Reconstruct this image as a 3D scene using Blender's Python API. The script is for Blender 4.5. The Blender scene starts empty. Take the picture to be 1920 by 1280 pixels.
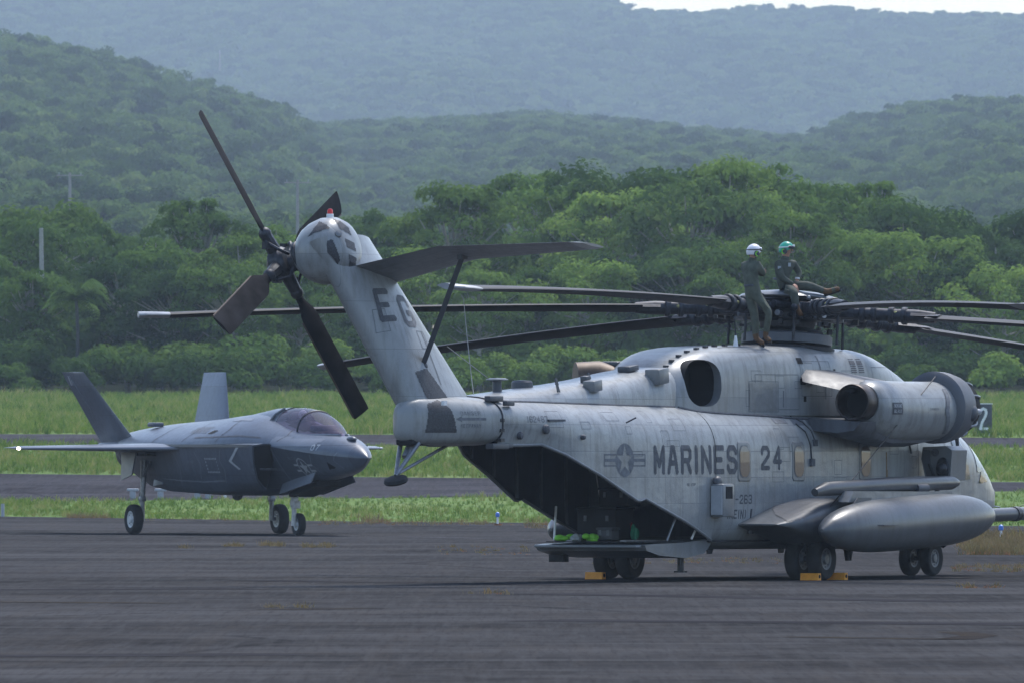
import bpy, bmesh, math, random
from mathutils import Vector, Matrix, Quaternion, noise as mnoise
from mathutils.bvhtree import BVHTree

# ------------------------------------------------------------------ camera, sky, sun, exposure
SC = bpy.context.scene
COL = SC.collection
R = math.radians
FPX = 26667.0          # focal length in photograph pixels (500 mm lens on a 36 mm frame)
CAM_H = 2.58           # eye height above the apron
HOR = 821.0            # row of the level horizon in the photograph

cam_d = bpy.data.cameras.new('camera')
cam_d.lens = 500.0
cam_d.sensor_width = 36.0
cam_d.shift_y = (HOR - 640.0) / 1920.0
cam_d.clip_start = 1.0
cam_d.clip_end = 12000.0
cam_d.dof.use_dof = True
cam_d.dof.focus_distance = 268.0
cam_d.dof.aperture_fstop = 14.0
cam = bpy.data.objects.new('camera', cam_d)
COL.objects.link(cam)
cam.location = (0, 0, CAM_H)
cam.rotation_euler = (R(90), 0, 0)
SC.camera = cam

SUN_EL, SUN_AZ = 60.0, 22.0     # azimuth clockwise from +Y: high beyond the aircraft, to the right
world = bpy.data.worlds.new('World')
SC.world = world
world.use_nodes = True
wn = world.node_tree.nodes
sky = wn.new('ShaderNodeTexSky')
sky.sky_type = 'NISHITA'
sky.sun_disc = False
sky.sun_elevation = R(SUN_EL)
sky.sun_rotation = R(SUN_AZ)
sky.air_density = 1.0
sky.dust_density = 1.2
sky.ozone_density = 1.5
wn['Background'].inputs['Strength'].default_value = 0.145
world.node_tree.links.new(sky.outputs[0], wn['Background'].inputs['Color'])

sun_d = bpy.data.lights.new('sun', 'SUN')
sun_d.energy = 2.1
sun_d.angle = R(14)
sun_d.color = (1.0, 0.975, 0.94)
sun = bpy.data.objects.new('sun', sun_d)
COL.objects.link(sun)
_d = Vector((math.sin(R(SUN_AZ)) * math.cos(R(SUN_EL)), math.cos(R(SUN_AZ)) * math.cos(R(SUN_EL)), math.sin(R(SUN_EL))))
sun.rotation_euler = _d.to_track_quat('Z', 'Y').to_euler()
sun.location = (0, 0, 60)

SC.view_settings.view_transform = 'Standard'
SC.view_settings.look = 'None'
SC.view_settings.gamma = 1.0
SC.view_settings.use_curve_mapping = False
SC.view_settings.exposure = 0.9
SC.cycles.max_bounces = 4
SC.cycles.diffuse_bounces = 2
SC.cycles.glossy_bounces = 2
SC.cycles.transparent_max_bounces = 8
SC.cycles.volume_bounces = 0
SC.cycles.use_denoising = True
SC.cycles.use_adaptive_sampling = True

# ------------------------------------------------------------------ object helpers
def tag(o, label=None, cat=None, group=None, kind=None):
    if label: o['label'] = label
    if cat: o['category'] = cat
    if group: o['group'] = group
    if kind: o['kind'] = kind
    return o

def empty(name, loc=(0, 0, 0), rz=0.0, label=None, cat=None, group=None):
    o = bpy.data.objects.new(name, None)
    COL.objects.link(o)
    o.location = loc
    o.rotation_euler = (0, 0, rz)
    o.empty_display_size = 0.3
    return tag(o, label, cat, group)

def mk(name, verts, faces, mat, parent=None, smooth=None, uvs=None, midx=None):
    me = bpy.data.meshes.new(name)
    me.from_pydata([tuple(v) for v in verts], [], faces)
    for m in (mat if isinstance(mat, (list, tuple)) else [mat]):
        me.materials.append(m)
    if midx:
        me.polygons.foreach_set('material_index', midx)
    if uvs:
        ul = me.uv_layers.new(name='UVMap')
        for l in me.loops:
            ul.data[l.index].uv = uvs[l.vertex_index]
    if smooth is not None:
        me.polygons.foreach_set('use_smooth', [True] * len(me.polygons))
        me.set_sharp_from_angle(angle=R(smooth))
    me.update()
    o = bpy.data.objects.new(name, me)
    COL.objects.link(o)
    if parent: o.parent = parent
    return o

def basis(axis):
    a = Vector(axis).normalized()
    t = Vector((0, 0, 1)) if abs(a.z) < 0.95 else Vector((1, 0, 0))
    x = t.cross(a).normalized()
    return x, a.cross(x), a

class B:
    """collects simple solids into one mesh"""
    def __init__(s): s.v, s.f, s.mi, s.m = [], [], [], 0
    def add(s, vs, fs):
        k = len(s.v)
        s.v += [Vector(p) for p in vs]
        s.f += [[i + k for i in f] for f in fs]
        s.mi += [s.m] * len(fs)
        return s
    def box(s, c, d, mat=None, bevel=0.0):
        hx, hy, hz = d[0] / 2, d[1] / 2, d[2] / 2
        if bevel <= 0:
            vs = [Vector((x, y, z)) for x in (-hx, hx) for y in (-hy, hy) for z in (-hz, hz)]
            fs = [(0, 1, 3, 2), (4, 6, 7, 5), (0, 4, 5, 1), (2, 3, 7, 6), (0, 2, 6, 4), (1, 5, 7, 3)]
        else:
            bm = bmesh.new()
            bmesh.ops.create_cube(bm, size=1.0)
            for v in bm.verts: v.co = Vector((v.co.x * d[0], v.co.y * d[1], v.co.z * d[2]))
            bmesh.ops.bevel(bm, geom=bm.edges[:], offset=bevel, segments=2, affect='EDGES', profile=0.5)
            bm.verts.index_update()
            vs = [v.co.copy() for v in bm.verts]
            fs = [[v.index for v in f.verts] for f in bm.faces]
            bm.free()
        if mat is not None: vs = [mat @ v for v in vs]
        return s.add([v + Vector(c) for v in vs], fs)
    def path(s, pts, r, n=10, cap=True):
        pts = [Vector(p) for p in pts]
        rs = r if isinstance(r, (list, tuple)) else [r] * len(pts)
        vs, fs = [], []
        x = None
        for i, p in enumerate(pts):
            t = (pts[min(i + 1, len(pts) - 1)] - pts[max(i - 1, 0)]).normalized()
            if x is None: x = basis(t)[0]
            x = (x - t * x.dot(t)).normalized()
            y = t.cross(x)
            for k in range(n):
                a = 2 * math.pi * k / n
                vs.append(p + (x * math.cos(a) + y * math.sin(a)) * rs[i])
        for i in range(len(pts) - 1):
            for k in range(n):
                k2 = (k + 1) % n
                fs.append((i * n + k, i * n + k2, (i + 1) * n + k2, (i + 1) * n + k))
        if cap:
            fs.append(tuple(range(n - 1, -1, -1)))
            fs.append(tuple((len(pts) - 1) * n + k for k in range(n)))
        return s.add(vs, fs)
    def lathe(s, prof, o, axis, n=24, sx=1.0, sy=1.0):
        x, y, a = basis(axis)
        o = Vector(o)
        vs, fs = [], []
        for (h, r) in prof:
            for k in range(n):
                t = 2 * math.pi * k / n
                vs.append(o + a * h + (x * math.cos(t) * sx + y * math.sin(t) * sy) * r)
        for i in range(len(prof) - 1):
            for k in range(n):
                k2 = (k + 1) % n
                fs.append((i * n + k, i * n + k2, (i + 1) * n + k2, (i + 1) * n + k))
        if prof[0][1] > 1e-4: fs.append(tuple(range(n - 1, -1, -1)))
        if prof[-1][1] > 1e-4: fs.append(tuple((len(prof) - 1) * n + k for k in range(n)))
        return s.add(vs, fs)
    def prism(s, poly, d):
        """closed polygon of 3-D points swept by vector d"""
        p = [Vector(q) for q in poly]
        n = len(p)
        return s.add(p + [q + Vector(d) for q in p],
                     [tuple(range(n - 1, -1, -1)), tuple(range(n, 2 * n))] +
                     [(i, (i + 1) % n, n + (i + 1) % n, n + i) for i in range(n)])
    def ball(s, c, r, n=14, m=8):
        rr = r if isinstance(r, (list, tuple)) else (r, r, r)
        vs, fs = [], []
        for i in range(m + 1):
            t = math.pi * i / m
            for k in range(n):
                p = 2 * math.pi * k / n
                vs.append(Vector(c) + Vector((rr[0] * math.sin(t) * math.cos(p), rr[1] * math.sin(t) * math.sin(p), rr[2] * math.cos(t))))
        for i in range(m):
            for k in range(n):
                fs.append((i * n + k, (i + 1) * n + k, (i + 1) * n + (k + 1) % n, i * n + (k + 1) % n))
        return s.add(vs, fs)
    def build(s, name, mat, parent=None, smooth=35):
        return mk(name, s.v, s.f, mat, parent, smooth, None, s.mi if isinstance(mat, (list, tuple)) else None)

def loft(name, rings, mat, parent=None, closed=True, cap=True, smooth=40, side=True):
    n, m = len(rings[0]), len(rings)
    vs, fs, uv = [], [], []
    along = 0.0
    for i, r in enumerate(rings):
        if i: along += (sum((Vector(p) for p in r), Vector()) / n - sum((Vector(p) for p in rings[i - 1]), Vector()) / n).length
        arc = 0.0
        for k, p in enumerate(r):
            if k: arc += (Vector(p) - Vector(r[k - 1])).length
            vs.append(Vector(p)); uv.append((p[0], p[2]) if side else (along, arc))
    for i in range(m - 1):
        for k in range(n if closed else n - 1):
            k2 = (k + 1) % n
            fs.append((i * n + k, (i + 1) * n + k, (i + 1) * n + k2, i * n + k2))
    if cap and closed:
        fs.append(tuple(range(n)))
        fs.append(tuple((m - 1) * n + k for k in range(n - 1, -1, -1)))
    return mk(name, vs, fs, mat, parent, smooth, uv)

def fix_normals(o):
    bm = bmesh.new(); bm.from_mesh(o.data)
    bmesh.ops.remove_doubles(bm, verts=bm.verts[:], dist=1e-5)
    bmesh.ops.recalc_face_normals(bm, faces=bm.faces[:])
    bm.to_mesh(o.data); bm.free()
    return o

def boolean_cut(o, cutter_verts, cutter_faces):
    c = mk('cutter', cutter_verts, cutter_faces, o.data.materials[0], o.parent)
    fix_normals(o); fix_normals(c)
    md = o.modifiers.new('cut', 'BOOLEAN')
    md.operation = 'DIFFERENCE'; md.object = c; md.solver = 'EXACT'
    bpy.context.view_layer.update()
    dg = bpy.context.evaluated_depsgraph_get()
    dg.update()
    me = bpy.data.meshes.new_from_object(o.evaluated_get(dg), preserve_all_data_layers=True, depsgraph=dg)
    o.modifiers.clear()
    if len(me.polygons) > 10:
        nm = o.data.name
        o.data = me; me.name = nm
        me.polygons.foreach_set('use_smooth', [True] * len(me.polygons))
        me.set_sharp_from_angle(angle=R(40))
    bpy.data.objects.remove(c)

def copy_tree(o, parent=None):
    c = o.copy(); COL.objects.link(c)
    if parent: c.parent = parent
    for ch in list(o.children): copy_tree(ch, c)
    return c

def interp(keys, x):
    """piecewise smooth interpolation of tuples keyed by the first value (Catmull-Rom, monotone ends)"""
    ks = sorted(keys)
    if x <= ks[0][0]: return ks[0][1:]
    if x >= ks[-1][0]: return ks[-1][1:]
    for i in range(len(ks) - 1):
        a, b = ks[i], ks[i + 1]
        if a[0] <= x <= b[0]:
            t = (x - a[0]) / (b[0] - a[0])
            p = ks[max(i - 1, 0)]; q = ks[min(i + 2, len(ks) - 1)]
            out = []
            for j in range(1, len(a)):
                m0 = (b[j] - p[j]) / max(1e-6, b[0] - p[0]); m1 = (q[j] - a[j]) / max(1e-6, q[0] - a[0])
                h = b[0] - a[0]
                d = (b[j] - a[j]) / h
                if d == 0: m0 = m1 = 0
                else:
                    m0 = max(0, min(m0 / d, 2.5)) * d; m1 = max(0, min(m1 / d, 2.5)) * d
                out.append((2*t**3 - 3*t*t + 1) * a[j] + (t**3 - 2*t*t + t) * h * m0 + (-2*t**3 + 3*t*t) * b[j] + (t**3 - t*t) * h * m1)
            return tuple(out)

def lerp_keys(keys, x):
    ks = sorted(keys)
    if x <= ks[0][0]: return ks[0][1]
    for a, b in zip(ks, ks[1:]):
        if x <= b[0]:
            return a[1] + (b[1] - a[1]) * (x - a[0]) / (b[0] - a[0])
    return ks[-1][1]

def sell(u, hw, zb, zt, zc, eu=2.5, el=5.0, n=48, v0=0.0):
    """closed super-elliptic ring at station u in (x fwd, y port, z up)"""
    out = []
    for k in range(n):
        t = -math.pi / 2 + 2 * math.pi * k / n       # starts at the keel
        c, s = math.cos(t), math.sin(t)
        e = eu if s > 0 else el
        y = hw * math.copysign(abs(c) ** (2 / e), c)
        z = zc + ((zt - zc) if s > 0 else (zc - zb)) * math.copysign(abs(s) ** (2 / e), s)
        out.append((u, y - v0, z))
    return out

# ------------------------------------------------------------------ flat print laid on a surface
def bvh_of(o):
    me = o.data
    return BVHTree.FromPolygons([v.co for v in me.vertices], [list(p.vertices) for p in me.polygons])

def decal(name, inside, w, h, res, origin, right, up, bvh, mat, parent, off=0.004, reach=1.5):
    """raster of little faces where inside(x,y) is true, dropped on to the surface along the normal"""
    right = Vector(right).normalized(); up = Vector(up).normalized()
    nrm = right.cross(up).normalized()
    nx, ny = max(1, int(w / res)), max(1, int(h / res))
    vid, vs, fs = {}, [], []
    def vert(i, j):
        if (i, j) not in vid:
            p = Vector(origin) + right * (w * i / nx - w / 2) + up * (h * j / ny - h / 2)
            hit = bvh.ray_cast(p + nrm * reach, -nrm)[0] if bvh else p
            vid[(i, j)] = None if hit is None else len(vs)
            if hit is not None: vs.append(hit + nrm * off)
        return vid[(i, j)]
    for i in range(nx):
        for j in range(ny):
            if inside((i + 0.5) / nx * w, (j + 0.5) / ny * h):
                q = [vert(i, j), vert(i + 1, j), vert(i + 1, j + 1), vert(i, j + 1)]
                if None not in q: fs.append(q)
    if not fs: return None
    return mk(name, vs, fs, mat, parent, 60)

GL = {  # strokes on a 0..1 box, chamfered block letters
 'A': [[(0,0),(.38,1),(.62,1),(1,0)],[(.18,.36),(.82,.36)]],
 'B': [[(0,0),(0,1),(.8,1),(1,.85),(1,.65),(.8,.5),(1,.35),(1,.15),(.8,0),(0,0)],[(0,.5),(.8,.5)]],
 'C': [[(1,.8),(1,.85),(.8,1),(.2,1),(0,.85),(0,.15),(.2,0),(.8,0),(1,.15),(1,.2)]],
 'D': [[(0,0),(0,1),(.75,1),(1,.8),(1,.2),(.75,0),(0,0)]],
 'E': [[(1,1),(0,1),(0,0),(1,0)],[(0,.5),(.75,.5)]],
 'F': [[(1,1),(0,1),(0,0)],[(0,.5),(.75,.5)]],
 'G': [[(1,.75),(1,.85),(.8,1),(.2,1),(0,.85),(0,.15),(.2,0),(.8,0),(1,.15),(1,.42),(.55,.42)]],
 'H': [[(0,0),(0,1)],[(1,0),(1,1)],[(0,.5),(1,.5)]],
 'I': [[(.5,0),(.5,1)]],
 'J': [[(1,1),(1,.15),(.8,0),(.2,0),(0,.15),(0,.25)]],
 'K': [[(0,0),(0,1)],[(1,1),(0,.45)],[(.35,.62),(1,0)]],
 'L': [[(0,1),(0,0),(1,0)]],
 'M': [[(0,0),(0,1),(.5,.25),(1,1),(1,0)]],
 'N': [[(0,0),(0,1),(1,0),(1,1)]],
 'O': [[(.2,0),(0,.15),(0,.85),(.2,1),(.8,1),(1,.85),(1,.15),(.8,0),(.2,0)]],
 'P': [[(0,0),(0,1),(.8,1),(1,.85),(1,.6),(.8,.45),(0,.45)]],
 'R': [[(0,0),(0,1),(.8,1),(1,.85),(1,.62),(.8,.48),(0,.48)],[(.55,.48),(1,0)]],
 'S': [[(1,.8),(1,.85),(.8,1),(.2,1),(0,.85),(0,.65),(.2,.53),(.8,.47),(1,.35),(1,.15),(.8,0),(.2,0),(0,.15),(0,.2)]],
 'T': [[(0,1),(1,1)],[(.5,1),(.5,0)]],
 'U': [[(0,1),(0,.15),(.2,0),(.8,0),(1,.15),(1,1)]],
 'V': [[(0,1),(.5,0),(1,1)]],
 'W': [[(0,1),(.25,0),(.5,.75),(.75,0),(1,1)]],
 'Y': [[(0,1),(.5,.5),(1,1)],[(.5,.5),(.5,0)]],
 '0': [[(.2,0),(0,.15),(0,.85),(.2,1),(.8,1),(1,.85),(1,.15),(.8,0),(.2,0)]],
 '1': [[(.2,.8),(.5,1),(.5,0)]],
 '2': [[(0,.75),(0,.85),(.2,1),(.8,1),(1,.85),(1,.62),(0,.12),(0,0),(1,0)]],
 '3': [[(0,.85),(.2,1),(.8,1),(1,.85),(1,.62),(.8,.5),(.4,.5)],[(.8,.5),(1,.38),(1,.15),(.8,0),(.2,0),(0,.15)]],
 '4': [[(.75,0),(.75,1),(0,.32),(1,.32)]],
 '6': [[(1,.85),(.8,1),(.2,1),(0,.85),(0,.15),(.2,0),(.8,0),(1,.15),(1,.4),(.8,.53),(0,.53)]],
 '7': [[(0,1),(1,1),(.4,0)]],
 '8': [[(.2,.5),(0,.65),(0,.85),(.2,1),(.8,1),(1,.85),(1,.65),(.8,.5),(.2,.5),(0,.35),(0,.15),(.2,0),(.8,0),(1,.15),(1,.35),(.8,.5)]],
 '-': [[(.1,.5),(.9,.5)]], '(': [[(.8,1),(.3,.8),(.3,.2),(.8,0)]], ')': [[(.2,1),(.7,.8),(.7,.2),(.2,0)]], ' ': [],
}
def seg_d(px, py, ax, ay, bx, by):
    dx, dy = bx - ax, by - ay
    l = dx * dx + dy * dy
    t = 0 if l == 0 else max(0, min(1, ((px - ax) * dx + (py - ay) * dy) / l))
    return math.hypot(px - ax - t * dx, py - ay - t * dy)
def text_fn(txt, w, h, gap=0.28, stroke=0.16):
    """inside(x,y) for a line of block letters filling w by h"""
    t = stroke * h
    wd = [0.45 if c in 'I1' else (0.5 if c in '()' else 1.0) for c in txt]
    cw = w / (sum(wd) + gap * (len(txt) - 1))
    segs, x = [], 0.0
    for c, k in zip(txt, wd):
        for pl in GL[c]:
            for a, b in zip(pl, pl[1:]):
                f = lambda p: (x + t / 2 + p[0] * (cw * k - t), t / 2 + p[1] * (h - t))
                segs.append((*f(a), *f(b)))
        x += cw * (k + gap)
    return lambda px, py: any(seg_d(px, py, *s) < t / 2 for s in segs)
def in_poly(poly):
    def f(x, y):
        c = False
        for (x0, y0), (x1, y1) in zip(poly, poly[1:] + poly[:1]):
            if (y0 > y) != (y1 > y) and x < (x1 - x0) * (y - y0) / (y1 - y0) + x0: c = not c
        return c
    return f

# ------------------------------------------------------------------ materials
class NT:
    def __init__(s, name):
        s.m = bpy.data.materials.new(name); s.m.use_nodes = True
        s.t = s.m.node_tree; s.t.nodes.clear()
        s.out = s.n('ShaderNodeOutputMaterial')
    def n(s, typ, **kw):
        nd = s.t.nodes.new(typ)
        for k, v in kw.items():
            if k.startswith('_'): setattr(nd, k[1:], v)
            else:
                key = int(k[1:]) if k[0] == 'i' and k[1:].isdigit() else k.replace('__', ' ')
                inp = nd.inputs[key]
                if hasattr(v, 'is_output') or isinstance(v, bpy.types.NodeSocket): s.t.links.new(v, inp)
                else: inp.default_value = v
        return nd
    def noise(s, vec, scale, detail=4.0, rough=0.55):
        nd = s.n('ShaderNodeTexNoise', Scale=scale, Detail=detail, Roughness=rough)
        if vec is not None: s.t.links.new(vec, nd.inputs['Vector'])
        return nd.outputs['Fac']
    def ramp(s, fac, stops):
        nd = s.n('ShaderNodeValToRGB')
        s.t.links.new(fac, nd.inputs[0])
        el = nd.color_ramp.elements
        while len(el) < len(stops): el.new(0.5)
        for e, (p, c) in zip(el, stops):
            e.position = p; e.color = c if len(c) == 4 else (*c, 1)
        return nd.outputs[0]
    def mixc(s, fac, a, b, mode='MIX'):
        nd = s.n('ShaderNodeMix', _data_type='RGBA', _blend_type=mode)
        for sock, val in ((nd.inputs[0], fac), (nd.inputs[6], a), (nd.inputs[7], b)):
            if isinstance(val, bpy.types.NodeSocket): s.t.links.new(val, sock)
            else: sock.default_value = val if not isinstance(val, tuple) or len(val) == 4 else (*val, 1)
        return nd.outputs[2]
    def math(s, op, a, b=0.0, clamp=False):
        nd = s.n('ShaderNodeMath', _operation=op, _use_clamp=clamp)
        for sock, val in ((nd.inputs[0], a), (nd.inputs[1], b)):
            if isinstance(val, bpy.types.NodeSocket): s.t.links.new(val, sock)
            else: sock.default_value = val
        return nd.outputs[0]
    def mapping(s, vec, scale=(1, 1, 1), loc=(0, 0, 0), rot=(0, 0, 0)):
        nd = s.n('ShaderNodeMapping')
        nd.inputs['Scale'].default_value = scale; nd.inputs['Location'].default_value = loc; nd.inputs['Rotation'].default_value = rot
        s.t.links.new(vec, nd.inputs['Vector'])
        return nd.outputs[0]
    def coord(s, which='Object'): return s.n('ShaderNodeTexCoord').outputs[which]
    def bump(s, h, strength, dist):
        nd = s.n('ShaderNodeBump', Strength=strength, Distance=dist)
        s.t.links.new(h, nd.inputs['Height'])
        return nd.outputs[0]
    def pbr(s, col, rough=0.5, metal=0.0, normal=None, **kw):
        nd = s.n('ShaderNodeBsdfPrincipled')
        for k, v in (('Base Color', col), ('Roughness', rough), ('Metallic', metal)):
            if isinstance(v, bpy.types.NodeSocket): s.t.links.new(v, nd.inputs[k])
            else: nd.inputs[k].default_value = v if not isinstance(v, tuple) or len(v) == 4 else (*v, 1)
        if normal is not None: s.t.links.new(normal, nd.inputs['Normal'])
        for k, v in kw.items(): nd.inputs[k.replace('__', ' ')].default_value = v
        s.t.links.new(nd.outputs[0], s.out.inputs['Surface'])
        return s.m

def plain(name, col, rough=0.6, metal=0.0, var=0.25, scale=6.0, spec=0.5):
    t = NT(name)
    n = t.noise(t.coord(), scale, 5)
    c = t.ramp(n, [(0.3, tuple(x * (1 - var) for x in col)), (0.7, tuple(min(1, x * (1 + var)) for x in col))])
    return t.pbr(c, rough, metal, t.bump(n, 0.15, 0.01), Specular__IOR__Level=spec)

def aircraft_paint(name, col, pw=0.75, ph=0.42, line=0.010, dirt=0.5, dent=0.25, rough=0.45, streak=(0.9, 0.85, 0.8)):
    t = NT(name)
    uv = t.coord('UV'); ob = t.coord('Object')
    br = t.n('ShaderNodeTexBrick', _offset=0.0, Scale=1.0)
    br.inputs['Color1'].default_value = (0.86, 0.865, 0.88, 1); br.inputs['Color2'].default_value = (1.08, 1.07, 1.05, 1)
    br.inputs['Mortar'].default_value = (0.62, 0.62, 0.64, 1)
    br.inputs['Mortar Size'].default_value = line; br.inputs['Mortar Smooth'].default_value = 0.6
    br.inputs['Brick Width'].default_value = pw; br.inputs['Row Height'].default_value = ph
    t.t.links.new(uv, br.inputs['Vector'])
    big = t.noise(ob, 0.7, 5, 0.6)
    fine = t.noise(ob, 9.0, 6, 0.65)
    stv = t.noise(t.mapping(ob, (3.0, 3.0, 0.35)), 2.2, 5, 0.6)     # dirt run down the sides
    c0 = t.ramp(big, [(0.32, tuple(x * 0.84 for x in col)), (0.5, col), (0.72, tuple(min(1, x * 1.14) for x in col))])
    c1 = t.mixc(1.0, c0, br.outputs['Color'], 'MULTIPLY')
    k = t.math('MULTIPLY', t.ramp(stv, [(0.47, (0, 0, 0)), (0.66, (1, 1, 1))]), dirt)
    c2 = t.mixc(k, c1, tuple(x * f * 0.62 for x, f in zip(col, streak)))
    k2 = t.math('MULTIPLY', t.ramp(fine, [(0.56, (0, 0, 0)), (0.75, (1, 1, 1))]), dirt * 0.6)
    c3 = t.mixc(k2, c2, tuple(x * 0.62 for x in col))
    k3 = t.math('MULTIPLY', t.ramp(t.noise(ob, 1.6, 8, 0.72), [(0.54, (0, 0, 0)), (0.62, (1, 1, 1))]), dirt * 0.4)   # patchy touch-up paint
    c3 = t.mixc(k3, c3, tuple(min(1, x * 1.22) for x in col))
    dn = t.noise(t.mapping(ob, (1.0, 1.0, 1.4)), 2.6, 3, 0.5)
    hgt = t.math('ADD', t.math('MULTIPLY', dn, dent), t.math('MULTIPLY', br.outputs['Fac'], -0.06))
    rg = t.math('MULTIPLY_ADD', fine, 0.25)
    t.t.nodes[-1].inputs[2].default_value = rough - 0.12
    return t.pbr(c3, rg, 0.0, t.bump(hgt, 0.55, 0.05))

M = {}
M['heli'] = aircraft_paint('weathered_grey_paint', (0.285, 0.30, 0.31), 0.62, 0.47, 0.007, 0.6, 0.5, 0.34)
M['heli_smooth'] = aircraft_paint('grey_paint_large_panels', (0.265, 0.28, 0.29), 1.25, 0.83, 0.006, 0.6, 0.1, 0.34)
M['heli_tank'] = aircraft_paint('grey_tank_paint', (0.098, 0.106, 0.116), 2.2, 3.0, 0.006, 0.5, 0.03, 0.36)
M['heli_dark'] = aircraft_paint('sooty_grey_paint', (0.10, 0.11, 0.13), 0.9, 0.6, 0.008, 0.8, 0.05, 0.5)
M['stab'] = aircraft_paint('stabilizer_grey', (0.17, 0.185, 0.21), 0.3, 3.0, 0.012, 0.5, 0.04, 0.5)
M['jet'] = aircraft_paint('matt_fighter_grey', (0.082, 0.098, 0.130), 1.3, 0.8, 0.012, 0.5, 0.05, 0.36, (1, 1, 1))
M['jet_light'] = aircraft_paint('fighter_edge_grey', (0.24, 0.265, 0.31), 2.5, 2.5, 0.004, 0.25, 0.02, 0.45, (1, 1, 1))
M['print'] = plain('faded_dark_stencil', (0.07, 0.075, 0.09), 0.7, 0, 0.35, 12)
M['print_soft'] = plain('worn_grey_stencil', (0.13, 0.14, 0.16), 0.7, 0, 0.3, 12)
M['star_grey'] = plain('stencil_star_grey', (0.36, 0.38, 0.41), 0.6, 0, 0.1, 8)
M['black'] = plain('dark_cavity_black', (0.006, 0.006, 0.008), 0.9, 0, 0.2)
M['interior'] = plain('cargo_hold_dark', (0.018, 0.02, 0.025), 0.9, 0, 0.4, 3)  # near-black colour carries the shade of the unlit hold
M['rubber'] = plain('tyre_rubber', (0.016, 0.016, 0.018), 0.85, 0, 0.35, 10)
M['rim'] = plain('wheel_rim_grey', (0.13, 0.14, 0.16), 0.5, 0.3, 0.2)
M['rim_light'] = plain('wheel_rim_pale', (0.55, 0.57, 0.6), 0.5, 0.1, 0.12)
M['metal'] = plain('bare_metal_grey', (0.22, 0.23, 0.25), 0.4, 0.6, 0.25, 14)
M['metal_dark'] = plain('oily_dark_metal', (0.035, 0.037, 0.045), 0.5, 0.4, 0.5, 12)
M['white'] = plain('white_paint', (0.75, 0.76, 0.78), 0.5, 0, 0.08)
M['strut_white'] = plain('gear_white', (0.5, 0.5, 0.5), 0.5, 0, 0.25, 12)
M['blade'] = plain('rotor_blade_black', (0.018, 0.020, 0.025), 0.6, 0, 0.4, 3, 0.3)
M['blade_tail'] = plain('worn_tail_blade', (0.019, 0.0185, 0.021), 0.9, 0, 0.5, 3, 0.08)
M['tipcap'] = plain('blade_tip_grey', (0.28, 0.29, 0.31), 0.45, 0, 0.2)
M['yellowish'] = plain('worn_zinc_yellow', (0.3, 0.28, 0.1), 0.6, 0, 0.4, 15)
M['exhaust'] = plain('heat_stained_steel', (0.05, 0.04, 0.036), 0.45, 0.7, 0.5, 6)
M['heat_brown'] = plain('brown_heat_stain', (0.10, 0.072, 0.055), 0.55, 0.4, 0.4, 4)
M['grille'] = plain('dark_vent_mesh', (0.045, 0.047, 0.055), 0.6, 0.2, 0.5, 40)
M['chock'] = plain('orange_yellow_chock', (0.75, 0.30, 0.02), 0.55, 0, 0.15)
M['red'] = plain('red_lens', (0.65, 0.02, 0.02), 0.25, 0, 0.1)
M['cable'] = plain('dark_wire', (0.03, 0.03, 0.035), 0.6, 0, 0.1)
M['rope'] = plain('pale_wire', (0.35, 0.34, 0.31), 0.7, 0, 0.1)
def glossy_glass(name, col, rough=0.08, alpha=0.0, tint=(1, 1, 1)):
    t = NT(name)
    if alpha <= 0:
        return t.pbr(col, rough, 0.0)
    tr = t.n('ShaderNodeBsdfTransparent', Color=(*tint, 1))
    p = t.n('ShaderNodeBsdfPrincipled'); p.inputs['Base Color'].default_value = (*col, 1); p.inputs['Roughness'].default_value = rough
    mx = t.n('ShaderNodeMixShader', Fac=1 - alpha)
    t.t.links.new(tr.outputs[0], mx.inputs[1]); t.t.links.new(p.outputs[0], mx.inputs[2])
    t.t.links.new(mx.outputs[0], t.out.inputs['Surface'])
    return t.m
M['pane'] = glossy_glass('bronze_cabin_pane', (0.10, 0.082, 0.08), 0.14)
M['pane_dark'] = glossy_glass('dark_cockpit_pane', (0.03, 0.035, 0.045), 0.06)
M['pane_pale'] = glossy_glass('pale_cockpit_pane', (0.09, 0.10, 0.115), 0.05)
M['canopy'] = glossy_glass('tinted_canopy', (0.16, 0.13, 0.19), 0.05, 0.6, (0.80, 0.72, 0.84))

def lamp_mat(name, col, strength):
    t = NT(name)
    e = t.n('ShaderNodeEmission'); e.inputs[0].default_value = (*col, 1); e.inputs[1].default_value = strength
    t.t.links.new(e.outputs[0], t.out.inputs['Surface'])
    return t.m
M['lamp_warm'] = lamp_mat('lit_position_light', (1.0, 0.88, 0.6), 14.0)
# ------------------------------------------------------------------ the land: level apron, then a gentle rise to the wood and the hills
PROF = [(447, 975), (480, 940), (530, 890), (570, 832), (582, 815), (850, 741), (1000, 700), (1100, 668)]
def zland(D):
    if D <= 447: return 0.0
    y = lerp_keys(PROF, min(D, 1100))
    z = CAM_H - (y - HOR) * min(D, 1100) / FPX
    if D > 1100: z += (D - 1100) * 0.012
    return z
def d_of_row(y):
    if y >= 975: return CAM_H * FPX / (y - HOR)
    for (d0, y0), (d1, y1) in zip(PROF, PROF[1:]):
        if y >= y1: return d0 + (d1 - d0) * (y0 - y) / (y0 - y1)
    return 1100.0
def ground_at(x, y):
    """world point on the land seen at photograph pixel (x, y)"""
    D = d_of_row(y)
    return Vector(((x - 960) * D / FPX, D, zland(D)))

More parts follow.
